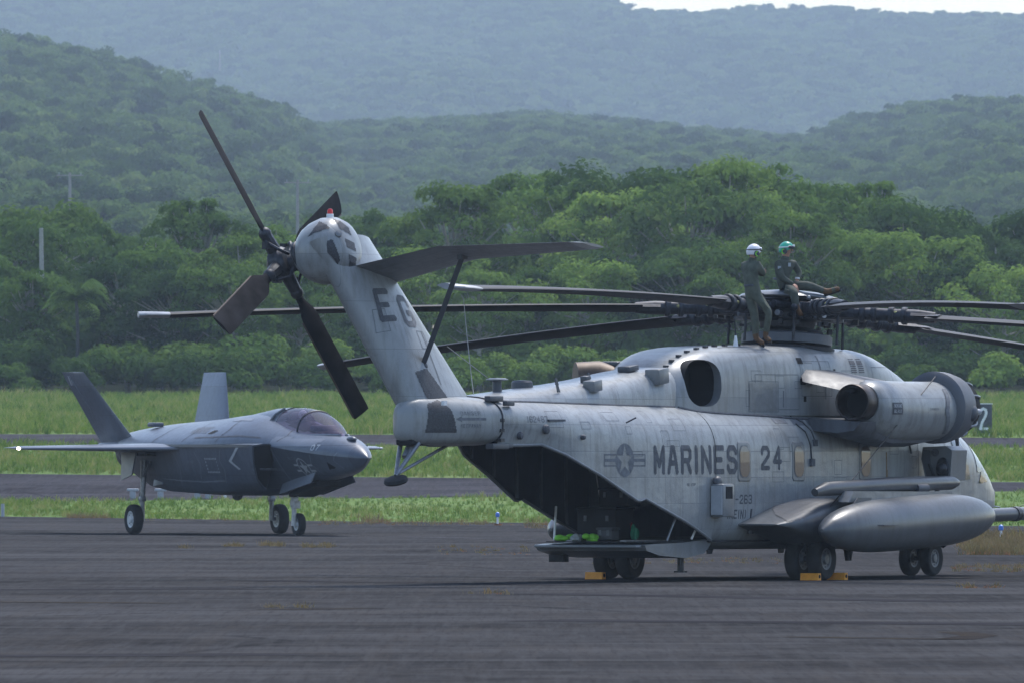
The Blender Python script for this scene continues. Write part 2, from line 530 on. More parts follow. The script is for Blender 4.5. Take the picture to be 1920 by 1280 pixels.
def asphalt(name, base, warm, sc=1.0, stain=0.5):
    t = NT(name)
    ob = t.coord('Object')
    a = t.noise(t.mapping(ob, (0.05 * sc, 0.10 * sc, 1)), 1.0, 7, 0.66)
    b = t.noise(t.mapping(ob, (0.45, 0.22, 1)), 1.0, 8, 0.72)
    c = t.noise(ob, 14.0, 4, 0.6)
    d = t.noise(t.mapping(ob, (0.035, 0.30, 1), (3, 7, 0), (0, 0, 0.04)), 1.0, 7, 0.68)
    g = t.noise(t.mapping(ob, (0.16, 0.075, 1), (9, 2, 0)), 1.0, 7, 0.7)
    e = t.noise(t.mapping(ob, (1.6, 0.03, 1), (1, 5, 0)), 1.0, 6, 0.7)
    v = t.n('ShaderNodeTexVoronoi', _feature='DISTANCE_TO_EDGE', Scale=1.0)
    t.t.links.new(t.mapping(ob, (0.06, 0.10, 1)), v.inputs['Vector'])
    col = t.ramp(a, [(0.34, tuple(x * 0.55 for x in base)), (0.5, base), (0.68, tuple(x * 1.7 for x in base))])
    col = t.mixc(t.math('MULTIPLY', t.ramp(b, [(0.48, (0, 0, 0)), (0.68, (1, 1, 1))]), stain), col, warm)
    col = t.mixc(t.math('MULTIPLY', t.ramp(d, [(0.53, (0, 0, 0)), (0.64, (1, 1, 1))]), 0.55), col, tuple(x * 2.0 for x in base))
    col = t.mixc(t.ramp(e, [(0.5, (0, 0, 0)), (0.7, (0.5, 0.5, 0.5))]), col, warm)
    col = t.mixc(t.ramp(g, [(0.52, (0, 0, 0)), (0.66, (0.75, 0.75, 0.75))]), col, tuple(x * 0.42 for x in base))
    col = t.mixc(t.ramp(v.outputs['Distance'], [(0.0, (0.7, 0.7, 0.7)), (0.012, (0, 0, 0))]), col, tuple(x * 0.35 for x in base))
    col = t.mixc(t.ramp(c, [(0.4, (0, 0, 0)), (0.8, (0.35, 0.35, 0.35))]), col, tuple(x * 1.6 for x in base))
    for sc_, lo, hi, f in (((5.0, 0.10, 1), .47, .68, 1.55), ((11.0, 0.24, 1), .5, .7, 0.55), ((2.2, 0.9, 1), .54, .66, 1.5)):
        col = t.mixc(t.ramp(t.noise(t.mapping(ob, sc_, (sc_[0], 2, 0)), 1.0, 4, 0.7), [(lo, (0, 0, 0)), (hi, (0.5, 0.5, 0.5))]), col, tuple(x * f for x in base))
    return t.pbr(col, 0.9, 0, t.bump(c, 0.3, 0.02), Specular__IOR__Level=0.0)
M['apron'] = asphalt('old_apron_asphalt', (0.043, 0.043, 0.045), (0.064, 0.058, 0.054))
M['runway'] = asphalt('far_runway_asphalt', (0.048, 0.047, 0.053), (0.058, 0.053, 0.053), 1.0, 0.4)

def turf(name, a, b, dry):
    t = NT(name)
    ob = t.coord('Object')
    n = t.noise(t.mapping(ob, (0.25, 0.08, 1)), 1.0, 6, 0.65)
    f = t.noise(ob, 5.0, 5, 0.7)
    c = t.ramp(n, [(0.3, a), (0.55, b), (0.75, dry)])
    c = t.mixc(t.ramp(f, [(0.35, (0, 0, 0)), (0.7, (0.5, 0.5, 0.5))]), c, tuple(x * 0.5 for x in a))
    return t.pbr(c, 0.95, 0, t.bump(f, 0.5, 0.1), Specular__IOR__Level=0.1)
M['turf'] = turf('airfield_turf', (0.086, 0.149, 0.034), (0.138, 0.207, 0.052), (0.218, 0.218, 0.092))
M['forest_floor'] = turf('forest_floor', (0.02, 0.03, 0.012), (0.03, 0.042, 0.018), (0.035, 0.04, 0.02))

def strip(name, yl0, yr0, yl1, yr1, mat, nd=10, x0=-160.0, x1=160.0, dz=0.0):
    """band of land between two slanted edges given by their rows at the left and right of the photograph"""
    def edge(yl, yr, X):
        dl, dr = d_of_row(yl), d_of_row(yr)
        xl, xr = -960 * dl / FPX, 960 * dr / FPX
        t = max(-1.2, min(2.2, (X - xl) / (xr - xl)))
        return dl + (dr - dl) * t
    nx = 24
    vs, fs = [], []
    for i in range(nx + 1):
        s = -1 + 2 * i / nx
        X = x0 + (x1 - x0) * (0.5 + 0.5 * math.copysign(abs(s) ** 1.8, s))
        a, b = edge(yl0, yr0, X), edge(yl1, yr1, X)
        for k in range(nd + 1):
            D = a + (b - a) * k / nd
            vs.append((X, D, zland(D) + dz))
    for i in range(nx):
        for k in range(nd):
            q = i * (nd + 1) + k
            fs.append((q, q + nd + 1, q + nd + 2, q + 1))
    return tag(mk(name, vs, fs, mat, None, 60), kind='structure')

def sheet(name, X0, X1, Y0, Y1, z, mat):
    return tag(mk(name, [(X0, Y0, z), (X1, Y0, z), (X1, Y1, z), (X0, Y1, z)], [(0, 1, 2, 3)], mat), kind='structure')

# near apron: everything from under the camera to the first verge, one sheet with the verge edge at rows 966 / 992
E0 = (967, 985); E1 = (940, 920); E2 = (887, 903); E3 = (832, 838); E4 = (813, 820); E5 = (741, 741)
dl, dr = d_of_row(E0[0]), d_of_row(E0[1])
ap_v, ap_f = [], []
for i in range(25):
    s = -1 + 2 * i / 24
    X = 400 * math.copysign(abs(s) ** 1.8, s)
    xl, xr = -960 * dl / FPX, 960 * dr / FPX
    t = max(-1.2, min(2.2, (X - xl) / (xr - xl)))
    De = dl + (dr - dl) * t
    for D in (-60, 60, 150, 260, 330, De):
        ap_v.append((X, D, zland(D) if D == De else 0.0))
for i in range(24):
    for k in range(5):
        q = i * 6 + k
        ap_f.append((q, q + 6, q + 7, q + 1))
tag(mk('apron', ap_v, ap_f, M['apron'], None, 60), kind='structure')
strip('verge_near', E0[0], E0[1], E1[0], E1[1], M['turf'])
strip('taxiway', E1[0], E1[1], E2[0], E2[1], M['runway'])
strip('verge_middle', E2[0], E2[1], E3[0], E3[1], M['turf'])
strip('runway', E3[0], E3[1], E4[0], E4[1], M['runway'])
strip('meadow', E4[0], E4[1], E5[0], E5[1], M['turf'], 30)

# faded paint
def worn(name, col, base, lo=0.42, hi=0.6, sc=(0.6, 4, 1)):
    t = NT(name)
    ob = t.coord('Object')
    n = t.noise(t.mapping(ob, sc), 1.0, 6, 0.7)
    c = t.mixc(t.ramp(n, [(lo, (0, 0, 0)), (hi, (1, 1, 1))]), base, col)
    return t.pbr(c, 0.9, 0, None, Specular__IOR__Level=0.0)
M['line_white'] = worn('worn_white_line', (0.22, 0.225, 0.24), (0.028, 0.027, 0.03), .5, .62, (0.35, 6, 1))
M['line_faint'] = worn('faint_pale_line', (0.062, 0.062, 0.068), (0.028, 0.027, 0.03), 0.42, 0.72, (0.16, 1.6, 1))
M['line_yellow'] = worn('faint_yellow_line', (0.09, 0.072, 0.045), (0.028, 0.027, 0.03), 0.45, 0.7, (0.4, 2, 1))
def painted(p0, p1, w, mat, dz=0.004, n=12):
    """paint stripe between two photograph pixels, w metres wide"""
    a, b = ground_at(*p0), ground_at(*p1)
    d = (b - a); d.z = 0; d.normalize(); s = Vector((-d.y, d.x, 0)) * w / 2
    vs, fs = [], []
    for i in range(n + 1):
        p = a.lerp(b, i / n)
        for q in (p - s, p + s): vs.append((q.x, q.y, zland(q.y) + dz))
    for i in range(n): fs.append((2 * i, 2 * i + 2, 2 * i + 3, 2 * i + 1))
    return tag(mk('painted_line', vs, fs, mat), kind='structure')
for p0, p1, w, m in [((-900, 976), (700, 1001), 0.22, 'line_white'), ((580, 1001), (1010, 1011), 0.5, 'line_white'),
                     ((820, 1010), (2900, 1058), 0.25, 'line_white'), ((-600, 999), (420, 1009), 0.3, 'line_white'),
                     ((-800, 905), (990, 910), 0.3, 'line_white'), ((1500, 1019), (2900, 1046), 0.2, 'line_white'),
                     ((-700, 1108), (480, 1103), 1.6, 'line_faint'), ((480, 1088), (1100, 1096), 1.2, 'line_faint'),
                     ((1010, 1112), (1840, 1128), 1.5, 'line_faint'), ((1000, 1162), (2700, 1176), 2.2, 'line_faint'),
                     ((-500, 1232), (560, 1226), 1.6, 'line_faint'), ((500, 1142), (700, 1140), 0.9, 'line_yellow'),
                     ((1480, 1193), (1790, 1198), 0.5, 'line_yellow'), ((1790, 1198), (1838, 1191), 0.5, 'line_yellow'),
                     ((1838, 1191), (1790, 1184), 0.5, 'line_yellow'), ((-400, 1125), (330, 1130), 0.8, 'line_yellow'),
                     ((-900, 837), (2900, 838), 0.5, 'line_white'), ((1100, 905), (2600, 905), 0.35, 'line_white')]:
    painted(p0, p1, w, M[m])

# ------------------------------------------------------------------ hills: real terrain, further and further off
def profile(pts, Yk, sub):
    return [((x - 960) * Yk / FPX, CAM_H + (HOR - y) * Yk / FPX - sub) for x, y in pts]
HILLS = [  # start of slope, ridge distance, ridge profile
    (1500, 4000, profile([(-1800, 40), (-600, 20), (-150, 40), (0, 66), (130, 92), (260, 118), (400, 170), (520, 200), (590, 245), (680, 320), (800, 400), (1000, 520), (1200, 600), (3500, 640)], 4000, 12.5)),
    (1700, 5200, profile([(-1500, 260), (500, 262), (620, 246), (760, 230), (900, 216), (985, 206), (1100, 216), (1180, 226), (1260, 240), (1380, 252), (1450, 258), (1560, 250), (1800, 240), (3500, 220)], 5200, 14)),
    (1600, 4300, profile([(-1500, 640), (900, 600), (1200, 460), (1380, 340), (1480, 266), (1560, 236), (1640, 208), (1700, 192), (1780, 181), (1850, 180), (1920, 192), (2100, 205), (3500, 160)], 4300, 13)),
    (5400, 9200, profile([(-1500, -60), (-300, -80), (300, -50), (700, -60), (1000, -45), (1120, -22), (1190, 6), (1280, 6), (1400, 2), (1520, -2), (1600, 3), (1680, 14), (1780, 16), (1860, 22), (1930, 24), (2400, 40), (3500, 60)], 9200, 21)),
]
def hill_z(X, Y):
    z = zland(Y) if Y < 1400 else zland(1400)
    best = z
    for k, (s, r, prof) in enumerate(HILLS):
        if Y < s: continue
        top = lerp_keys(prof, X) - z
        # gullies running down the slope
        g = mnoise.noise(Vector((X * 0.007 + k * 9.1, Y * 0.0009, k * 3.3))) * (0.10 if k < 3 else 0.13)
        t = (Y - s) / (r - s)
        if t <= 1:
            e = (t * t * (3 - 2 * t)) * 0.45 + t * 0.55
            e = e + g * math.sin(math.pi * t)
        else:
            e = max(0.0, 1 - (t - 1) * 1.6)
        best = max(best, z + top * max(0.0, e))
    return best
def terrain(name, X0, X1, Y0, Y1, nx, ny):
    vs, fs = [], []
    for j in range(ny + 1):
        Y = Y0 + (Y1 - Y0) * j / ny
        for i in range(nx + 1):
            s = -1 + 2 * i / nx
            X = X0 + (X1 - X0) * i / nx
            vs.append((X, Y, hill_z(X, Y) if Y > 1100 else zland(Y)))
    for j in range(ny):
        for i in range(nx):
            q = j * (nx + 1) + i
            fs.append((q, q + 1, q + nx + 2, q + nx + 1))
    return tag(mk(name, vs, fs, M['forest_floor'], None, 60), kind='structure')
terrain('woodland_ground', -400, 400, 850, 1400, 80, 24)
terrain('hills', -700, 700, 1400, 5600, 150, 140)
terrain('far_hills', -700, 700, 5600, 9900, 90, 70)

# ------------------------------------------------------------------ foliage
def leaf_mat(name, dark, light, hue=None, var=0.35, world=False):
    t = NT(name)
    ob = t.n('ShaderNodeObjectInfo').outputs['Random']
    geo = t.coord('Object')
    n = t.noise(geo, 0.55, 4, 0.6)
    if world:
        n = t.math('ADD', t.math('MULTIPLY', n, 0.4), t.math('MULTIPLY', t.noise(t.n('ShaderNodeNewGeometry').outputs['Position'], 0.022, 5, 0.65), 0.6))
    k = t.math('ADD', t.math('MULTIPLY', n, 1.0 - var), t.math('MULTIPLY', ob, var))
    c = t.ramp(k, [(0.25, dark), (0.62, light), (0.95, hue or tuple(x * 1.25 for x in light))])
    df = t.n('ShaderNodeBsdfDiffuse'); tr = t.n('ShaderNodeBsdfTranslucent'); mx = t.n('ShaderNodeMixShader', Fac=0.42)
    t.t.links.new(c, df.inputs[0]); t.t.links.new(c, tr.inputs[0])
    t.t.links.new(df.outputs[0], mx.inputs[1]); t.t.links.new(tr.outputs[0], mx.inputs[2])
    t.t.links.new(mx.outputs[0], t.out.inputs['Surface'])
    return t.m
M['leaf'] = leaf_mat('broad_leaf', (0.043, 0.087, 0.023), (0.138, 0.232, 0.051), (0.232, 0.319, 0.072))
M['leaf_yellow'] = leaf_mat('yellow_green_leaf', (0.074, 0.135, 0.030), (0.203, 0.304, 0.068), (0.284, 0.378, 0.095))  # lighter, yellower leaf tone for whole trees and shrubs
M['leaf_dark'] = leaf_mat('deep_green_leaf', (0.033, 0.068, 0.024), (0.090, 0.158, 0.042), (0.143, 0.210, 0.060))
M['leaf_far'] = leaf_mat('hill_forest_leaf', (0.026, 0.055, 0.018), (0.111, 0.182, 0.047), (0.208, 0.260, 0.078), 0.5, True)
M['leaf_red'] = plain('red_blossom', (0.45, 0.06, 0.035), 0.8, 0, 0.3, 3)
M['bark'] = plain('pale_bark', (0.36, 0.34, 0.30), 0.9, 0, 0.35, 5)
M['wood_pole'] = plain('grey_pole_wood', (0.36, 0.345, 0.32), 0.9, 0, 0.2, 5)

def leaf_cloud(rnd, lobes, count, size, vs, fs, droop=0.0):
    """many small bent leaf sprays spread through the shell of each lobe"""
    tot = sum(l[3] * l[4] for l in lobes)
    for (cx, cy, cz, rx, rz) in lobes:
        for _ in range(int(count * rx * rz / tot)):
            d = Vector((rnd.gauss(0, 1), rnd.gauss(0, 1), rnd.gauss(0, 1))).normalized()
            if d.z < -0.2: d.z *= -0.6
            rr = rnd.uniform(0.72, 1.06)
            p = Vector((cx + d.x * rx * rr, cy + d.y * rx * rr, cz + d.z * rz * rr))
            nrm = (d * 1.1 + Vector((rnd.gauss(0, .42), rnd.gauss(0, .42), 0.25 + rnd.gauss(0, .42)))).normalized()
            x = nrm.orthogonal().normalized()
            x = (Quaternion(nrm, rnd.uniform(0, 6.28)) @ x)
            y = nrm.cross(x)
            s = size * rnd.uniform(0.55, 1.35)
            k = len(vs)
            vs += [p - x * s, p - y * s * 0.55 + nrm * s * .12, p + x * s - Vector((0, 0, droop * s)), p + y * s * 0.55 + nrm * s * .12]
            fs.append((k, k + 1, k + 2, k + 3))

def crown_lobes(rnd, h, w, n, lo=0.35):
    """flat leaf clumps carried at the ends of the limbs, wide in the middle, ragged above"""
    out = []
    heads = [(rnd.uniform(-.3, .3) * w, rnd.uniform(-.3, .3) * w, rnd.uniform(.78, .98) * h) for _ in range(4)]
    for hx, hy, hz in heads:
        for _ in range(4): out.append((hx + rnd.uniform(-.1, .1) * w, hy + rnd.uniform(-.1, .1) * w, hz - rnd.uniform(0, .1) * h, w * rnd.uniform(.08, .15), w * rnd.uniform(.07, .13)))
    for i in range(n):
        t = i / max(1, n - 1)
        z = h * (lo + (0.88 - lo) * t) + rnd.uniform(-.04, .04) * h
        wr = w * (0.30 + 0.26 * math.sin(math.pi * (0.15 + 0.75 * t)))
        a = i * 2.4 + rnd.uniform(-.5, .5)
        q = wr * rnd.uniform(0.30, 1.0)
        r = w * rnd.uniform(0.11, 0.22)
        out.append((math.cos(a) * q, math.sin(a) * q, z, r, r * rnd.uniform(0.55, 0.95)))
    return out

def tree_meshes(seed, h, w, nl, count, size, mat, lo=0.35):
    rnd = random.Random(seed)
    lobes = crown_lobes(rnd, h, w, nl, lo)
    vs, fs = [], []
    leaf_cloud(rnd, lobes, count, size, vs, fs, 0.25)
    crown = mk('crown', vs, fs, mat)
    b = B()
    r0 = 0.018 * h
    bend = [(rnd.uniform(-.03, .03) * h * t, rnd.uniform(-.03, .03) * h * t, h * t) for t in (0, .2, .42, .62, .85)]
    bend[0] = (0, 0, -0.6)
    b.path(bend, [r0 * 1.5, r0 * 1.1, r0 * .85, r0 * .6, r0 * .25], 8)
    for (cx, cy, cz, rr, _) in lobes[::1]:
        z0 = min(cz - 0.12 * h, h * 0.6)
        q = Vector(bend[2]).lerp(Vector(bend[3]), rnd.random()); q.z = max(0.22 * h, z0)
        b.path([q, ((q.x + cx) / 2, (q.y + cy) / 2, (q.z + cz) / 2 - .02 * h), (cx * .92, cy * .92, cz)], [r0 * .5, r0 * .36, r0 * .15], 6)
    trunk = b.build('trunk', M['bark'], None, 50)
    return crown.data, trunk.data, crown, trunk

class TreeKind:
    def __init__(s, *a, **k):
        c, t, co, to = tree_meshes(*a, **k)
        s.c, s.t = c, t
        bpy.data.objects.remove(co); bpy.data.objects.remove(to)
    def place(s, name, p, sc, rz, label, cat='tree', group=None, sz=None):
        e = empty(name, p, rz, label, cat, group)
        e.scale = (sc, sc, sc if sz is None else sz)
        for nm, me in (('crown', s.c), ('trunk', s.t)):
            o = bpy.data.objects.new(nm, me); COL.objects.link(o); o.parent = e
        return e

KT = [TreeKind(11, 13, 8.0, 34, 10500, 0.19, M['leaf'], 0.42), TreeKind(12, 15, 9.0, 38, 11500, 0.19, M['leaf_yellow'], 0.45),
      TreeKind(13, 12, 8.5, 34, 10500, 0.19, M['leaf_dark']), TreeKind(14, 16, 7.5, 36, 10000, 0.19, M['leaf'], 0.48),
      TreeKind(15, 10, 8.0, 32, 9500, 0.18, M['leaf_yellow'], 0.3), TreeKind(16, 11, 9.5, 40, 12000, 0.19, M['leaf_dark'], 0.25)]
TN = ['spreading_tree', 'tall_tree', 'dark_tree', 'slender_tree', 'small_tree', 'dense_tree']
def land_z(X, Y): return zland(Y) if Y <= 1100 else hill_z(X, Y)
# front trees one can tell apart in the photograph: (pixel of crown top x, y, distance, kind, label)
TREES = [
    (35, 398, 905, 5, 'dense tree at the left edge of the wood, above the bare white pole'),
    (112, 385, 950, 4, 'pale-topped tree just right of the bare white pole in the wood'),
    (215, 415, 935, 2, 'low dark tree between the bare white pole and the two-headed tall tree'),
    (372, 352, 920, 3, 'tall tree with a split airy top left of the tail rotor'),
    (300, 440, 890, 0, 'rounded tree below and left of the split-topped tall tree'),
    (455, 430, 885, 1, 'light green tree directly behind the tail rotor hub'),
    (520, 415, 930, 0, 'tree behind the upright tail rotor blade'),
    (660, 392, 960, 2, 'olive tree right behind the top of the tail fin'),
    (745, 455, 890, 5, 'dark tree between tail fin and stabilizer, beyond the strut'),
    (850, 330, 900, 1, 'tall yellow-green tree rising above the bend of the stabilizer'),
    (930, 420, 950, 2, 'dark tree right of the tall tree above the stabilizer bend'),
    (1010, 300, 945, 3, 'tall airy tree above the outer stabilizer panel'),
    (1085, 318, 930, 0, 'broad tree above the stabilizer tip'),
    (1160, 345, 900, 1, 'light tree with pale trunk right of the stabilizer tip'),
    (1225, 300, 925, 5, 'dense tree left of the tallest clump in the wood'),
    (1300, 330, 890, 2, 'dark tree standing above and left of the white-helmeted person'),
    (1362, 284, 915, 1, 'tallest spreading tree of the wood, above both people'),
    (1450, 300, 930, 0, 'broad-headed tree directly above the seated person'),
    (1530, 345, 960, 2, 'hazy dark tree behind the gap right of the tallest clump'),
    (1640, 318, 920, 3, 'tall tree whose small tuft pokes above its dark crown, right of centre'),
    (1700, 370, 905, 5, 'wide dark tree right of the tufted tall tree'),
    (1790, 390, 940, 0, 'tree high on the right above the marker board'),
    (1870, 420, 925, 2, 'dark tree near the right edge of the wood'),
    (1950, 380, 930, 5, 'dense tree cut by the right edge of the picture'),
]
rt = random.Random(5)
for x, y, D, k, lab in TREES:
    X = (x - 960) * D / FPX
    top = CAM_H + (HOR - y) * D / FPX
    z = land_z(X, D)
    hh = [13, 15, 12, 16, 10, 11][k]
    s = (top - z) / hh
    KT[k].place(TN[k], (X, D, z), min(s, 1.15 + 0.25 * (s > 1.3)), rt.uniform(0, 6.28), lab, sz=s)
# lower front rank: bright trees standing before the tall ones
FRONT = [(1480, 385, 862, 1, 'bright yellow-green tree right behind the people, before the tall trees'),
         (1390, 470, 860, 4, 'small bright tree behind the white-helmeted person'),
         (1560, 412, 868, 0, 'leafy bright tree just right of the seated person'),
         (1640, 425, 870, 1, 'bright tree with layered crown above the outstretched boot'),
         (1715, 440, 866, 4, 'rounded bright tree above the right-hand rotor blades'),
         (1800, 480, 864, 2, 'dark low tree above the right-hand blades near the frame edge'),
         (1880, 500, 860, 4, 'small olive tree by the right frame edge above the blades'),
         (1290, 455, 862, 5, 'dense low tree left of the people'),
         (1200, 470, 866, 2, 'dark low tree right below the stabilizer tip'),
         (1100, 490, 862, 4, 'small tree between the stabilizer and the uppermost blade'),
         (990, 495, 864, 0, 'rounded tree under the outer half of the stabilizer'),
         (900, 500, 860, 1, 'bright tree between stabilizer and its strut'),
         (800, 470, 866, 4, 'small light tree in front of the tall tree by the stabilizer bend'),
         (560, 480, 864, 0, 'rounded tree beneath the tail rotor hub'),
         (440, 500, 860, 4, 'small tree left of the broad tail rotor blade'),
         (330, 500, 862, 5, 'dense low tree in the middle of the left wood'),
         (240, 480, 866, 2, 'dark low tree right of the palm'),
         (60, 500, 862, 0, 'rounded low tree at the left edge under the white pole'),
         (-30, 470, 868, 5, 'dense tree cut by the left edge of the picture')]
for x, y, D, k, lab in FRONT:
    X = (x - 960) * D / FPX
    top = CAM_H + (HOR - y) * D / FPX
    z = land_z(X, D)
    s = (top - z) / [13, 15, 12, 16, 10, 11][k]
    KT[k].place(TN[k], (X, D, z), max(s * 1.1, 0.55), rt.uniform(0, 6.28), lab, sz=s)
# shrubs along the foot of the wood
def shrub_mesh(seed, mat):
    rnd = random.Random(seed)
    lobes = [(rnd.uniform(-1.4, 1.4), rnd.uniform(-.8, .8), rnd.uniform(.5, 1.7), rnd.uniform(.6, 1.0), rnd.uniform(.5, .9)) for _ in range(9)]
    vs, fs = [], []
    leaf_cloud(rnd, lobes, 3600, 0.12, vs, fs, 0.2)
    o = mk('foliage', vs, fs, mat); me = o.data; bpy.data.objects.remove(o)
    return me
SH = [shrub_mesh(31, M['leaf']), shrub_mesh(32, M['leaf_dark']), shrub_mesh(33, M['leaf_yellow']), shrub_mesh(34, M['leaf'])]
for i in range(46):
    x = -120 + i * 47 + rt.uniform(-16, 16)
    row = i % 3
    D = (852, 856, 861)[row] + rt.uniform(-1, 1)
    o = bpy.data.objects.new('shrub', SH[rt.randrange(4)])
    COL.objects.link(o)
    X = (x - 960) * D / FPX
    o.location = (X, D, zland(D) - 0.1)
    o.rotation_euler = (0, 0, rt.uniform(0, 6.28))
    k = rt.uniform(0.85, 1.3) * (1.0, 1.25, 1.55)[row]
    o.scale = (k * 1.15, k, k)
    tag(o, 'leafy green shrub in the thicket at the foot of the wood', 'shrub', 'shrubs along the foot of the wood')

# ------------------------------------------------------------------ stuff scattered with geometry nodes (sources kept inside the same mesh)
def scatter(name, variants, mats, pts, label, cat, material_of=None):
    """variants: list of (verts, faces, material index); pts: (x, y, z, scale, rot, variant)"""
    vs, fs, mi, vid = [], [], [], []
    for k, (v, f, m) in enumerate(variants):
        o = len(vs); vs += [tuple(p) for p in v]; fs += [[i + o for i in q] for q in f]
        mi += [m] * len(f); vid += [k] * len(v)
    nsrc = len(vs)
    vs += [p[:3] for p in pts]; vid += [-1] * len(pts)
    ob = mk(name, vs, fs, mats, None, None, None, mi)
    me = ob.data
    for nm, typ, vals in (('vid', 'INT', vid), ('scl', 'FLOAT', [1.0] * nsrc + [p[3] for p in pts]),
                          ('rot', 'FLOAT', [0.0] * nsrc + [p[4] for p in pts]), ('pick', 'INT', [0] * nsrc + [p[5] for p in pts])):
        a = me.attributes.new(nm, typ, 'POINT'); a.data.foreach_set('value', vals)
    g = bpy.data.node_groups.new(name, 'GeometryNodeTree')
    g.interface.new_socket('Geometry', in_out='INPUT', socket_type='NodeSocketGeometry')
    g.interface.new_socket('Geometry', in_out='OUTPUT', socket_type='NodeSocketGeometry')
    N, L = g.nodes.new, g.links.new
    gi, go = N('NodeGroupInput'), N('NodeGroupOutput')
    def attr(nm, typ):
        a = N('GeometryNodeInputNamedAttribute'); a.data_type = typ; a.inputs['Name'].default_value = nm
        return next(o for o in a.outputs if o.enabled and o.name == 'Attribute')
    va = attr('vid', 'INT')
    def pickv(k):
        c = N('FunctionNodeCompare'); c.data_type = 'INT'; c.operation = 'EQUAL'
        ins = [s for s in c.inputs if s.enabled]
        L(va, ins[0]); ins[1].default_value = k
        s = N('GeometryNodeSeparateGeometry'); s.domain = 'POINT'
        L(gi.outputs[0], s.inputs['Geometry']); L(c.outputs[0], s.inputs['Selection'])
        return s.outputs[0]
    j = N('GeometryNodeJoinGeometry')
    for k in range(len(variants)):
        gti = N('GeometryNodeGeometryToInstance'); L(pickv(k), gti.inputs[0]); L(gti.outputs[0], j.inputs[0])
    iop = N('GeometryNodeInstanceOnPoints')
    L(pickv(-1), iop.inputs['Points']); L(j.outputs[0], iop.inputs['Instance'])
    iop.inputs['Pick Instance'].default_value = True
    L(attr('pick', 'INT'), iop.inputs['Instance Index'])
    cx = N('ShaderNodeCombineXYZ'); L(attr('rot', 'FLOAT'), cx.inputs['Z'])
    er = N('FunctionNodeEulerToRotation'); L(cx.outputs[0], er.inputs[0]); L(er.outputs[0], iop.inputs['Rotation'])
    L(attr('scl', 'FLOAT'), iop.inputs['Scale'])
    L(iop.outputs[0], go.inputs[0])
    md = ob.modifiers.new('scatter', 'NODES'); md.node_group = g
    return tag(ob, label, cat, None, 'stuff')

def crown_variant(seed, count, size, mat_i, h=7.0, w=6.5, nl=11):
    rnd = random.Random(seed)
    vs, fs = [], []
    leaf_cloud(rnd, crown_lobes(rnd, h, w, nl, 0.25), count, size, vs, fs, 0.2)
    return (vs, fs, mat_i)
rf = random.Random(77)
def wood_points(Y0, Y1, step, half, scl, nv):
    pts = []
    Y = Y0
    while Y < Y1:
        hw = half(Y); X = -hw + rf.uniform(0, step)
        while X < hw:
            x, y = X + rf.uniform(-.45, .45) * step, Y + rf.uniform(-.45, .45) * step
            pts.append((x, y, land_z(x, y) - 0.5, scl * rf.uniform(0.6, 1.35), rf.uniform(0, 6.28), rf.randrange(nv)))
            X += step
        Y += step
    return pts
cv = [crown_variant(100 + k, 1100, 0.27, 0) for k in range(5)]
scatter('forest_behind', [crown_variant(200 + k, 2600, 0.22, 0, 9, 7.5, 14) for k in range(4)], [M['leaf_dark']],  # darker leaf colour paints in the shade of gaps between front trees
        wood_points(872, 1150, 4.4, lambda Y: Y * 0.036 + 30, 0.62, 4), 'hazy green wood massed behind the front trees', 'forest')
scatter('hill_forest', cv, [M['leaf_far']],
        wood_points(1150, 1700, 5.5, lambda Y: Y * 0.037 + 25, 1.05, 5) + wood_points(1700, 5350, 8.0, lambda Y: Y * 0.037 + 20, 1.5, 5), 'dense forest covering the nearer hills in blue haze', 'forest')
cf = [crown_variant(120 + k, 420, 0.55, 0, 7, 7, 8) for k in range(5)]
scatter('far_hill_forest', cf, [M['leaf_far']],
        wood_points(5450, 9400, 11.5, lambda Y: Y * 0.037 + 20, 2.0, 5), 'pale blue forested ridge at the top of the picture', 'forest')

# tall grass on the verges and the meadow, dry weeds on the apron
def tuft(seed, n, h, spread, lean=0.35, wid=0.02):
    rnd = random.Random(seed); vs, fs = [], []
    for _ in range(n):
        a = rnd.uniform(0, 6.28); r = rnd.uniform(0, spread)
        p = Vector((math.cos(a) * r, math.sin(a) * r, -0.02))
        hh = h * rnd.uniform(0.5, 1.1); l = Vector((rnd.gauss(0, lean), rnd.gauss(0, lean), 1)).normalized()
        s = Vector((math.cos(a + 1.5), math.sin(a + 1.5), 0)) * wid
        k = len(vs)
        vs += [p - s, p + s, p + l * hh * .6 + s * .7, p + l * hh * .6 - s * .7, p + l * hh + Vector((l.x, l.y, -.1)) * hh * .25]
        fs += [(k, k + 1, k + 2, k + 3), (k + 3, k + 2, k + 4)]
    return vs, fs
def grass_mat(name, a, b, c):
    t = NT(name)
    rn = t.n('ShaderNodeObjectInfo').outputs['Random']
    pos = t.n('ShaderNodeNewGeometry').outputs['Position']
    n = t.noise(t.mapping(pos, (0.16, 0.05, 0)), 1.0, 6, 0.7)
    k = t.math('ADD', t.math('MULTIPLY', rn, 0.3), t.math('MULTIPLY', n, 0.7))
    col = t.ramp(k, [(0.34, a), (0.5, b), (0.66, c)])
    df = t.n('ShaderNodeBsdfDiffuse'); tr = t.n('ShaderNodeBsdfTranslucent'); mx = t.n('ShaderNodeMixShader', Fac=0.35)
    t.t.links.new(col, df.inputs[0]); t.t.links.new(col, tr.inputs[0])
    t.t.links.new(df.outputs[0], mx.inputs[1]); t.t.links.new(tr.outputs[0], mx.inputs[2])
    t.t.links.new(mx.outputs[0], t.out.inputs['Surface'])
    return t.m
M['grass'] = grass_mat('fresh_grass', (0.080, 0.145, 0.034), (0.165, 0.245, 0.052), (0.29, 0.28, 0.11))
M['dry'] = grass_mat('dry_straw_grass', (0.12, 0.10, 0.045), (0.19, 0.14, 0.075), (0.20, 0.18, 0.09))
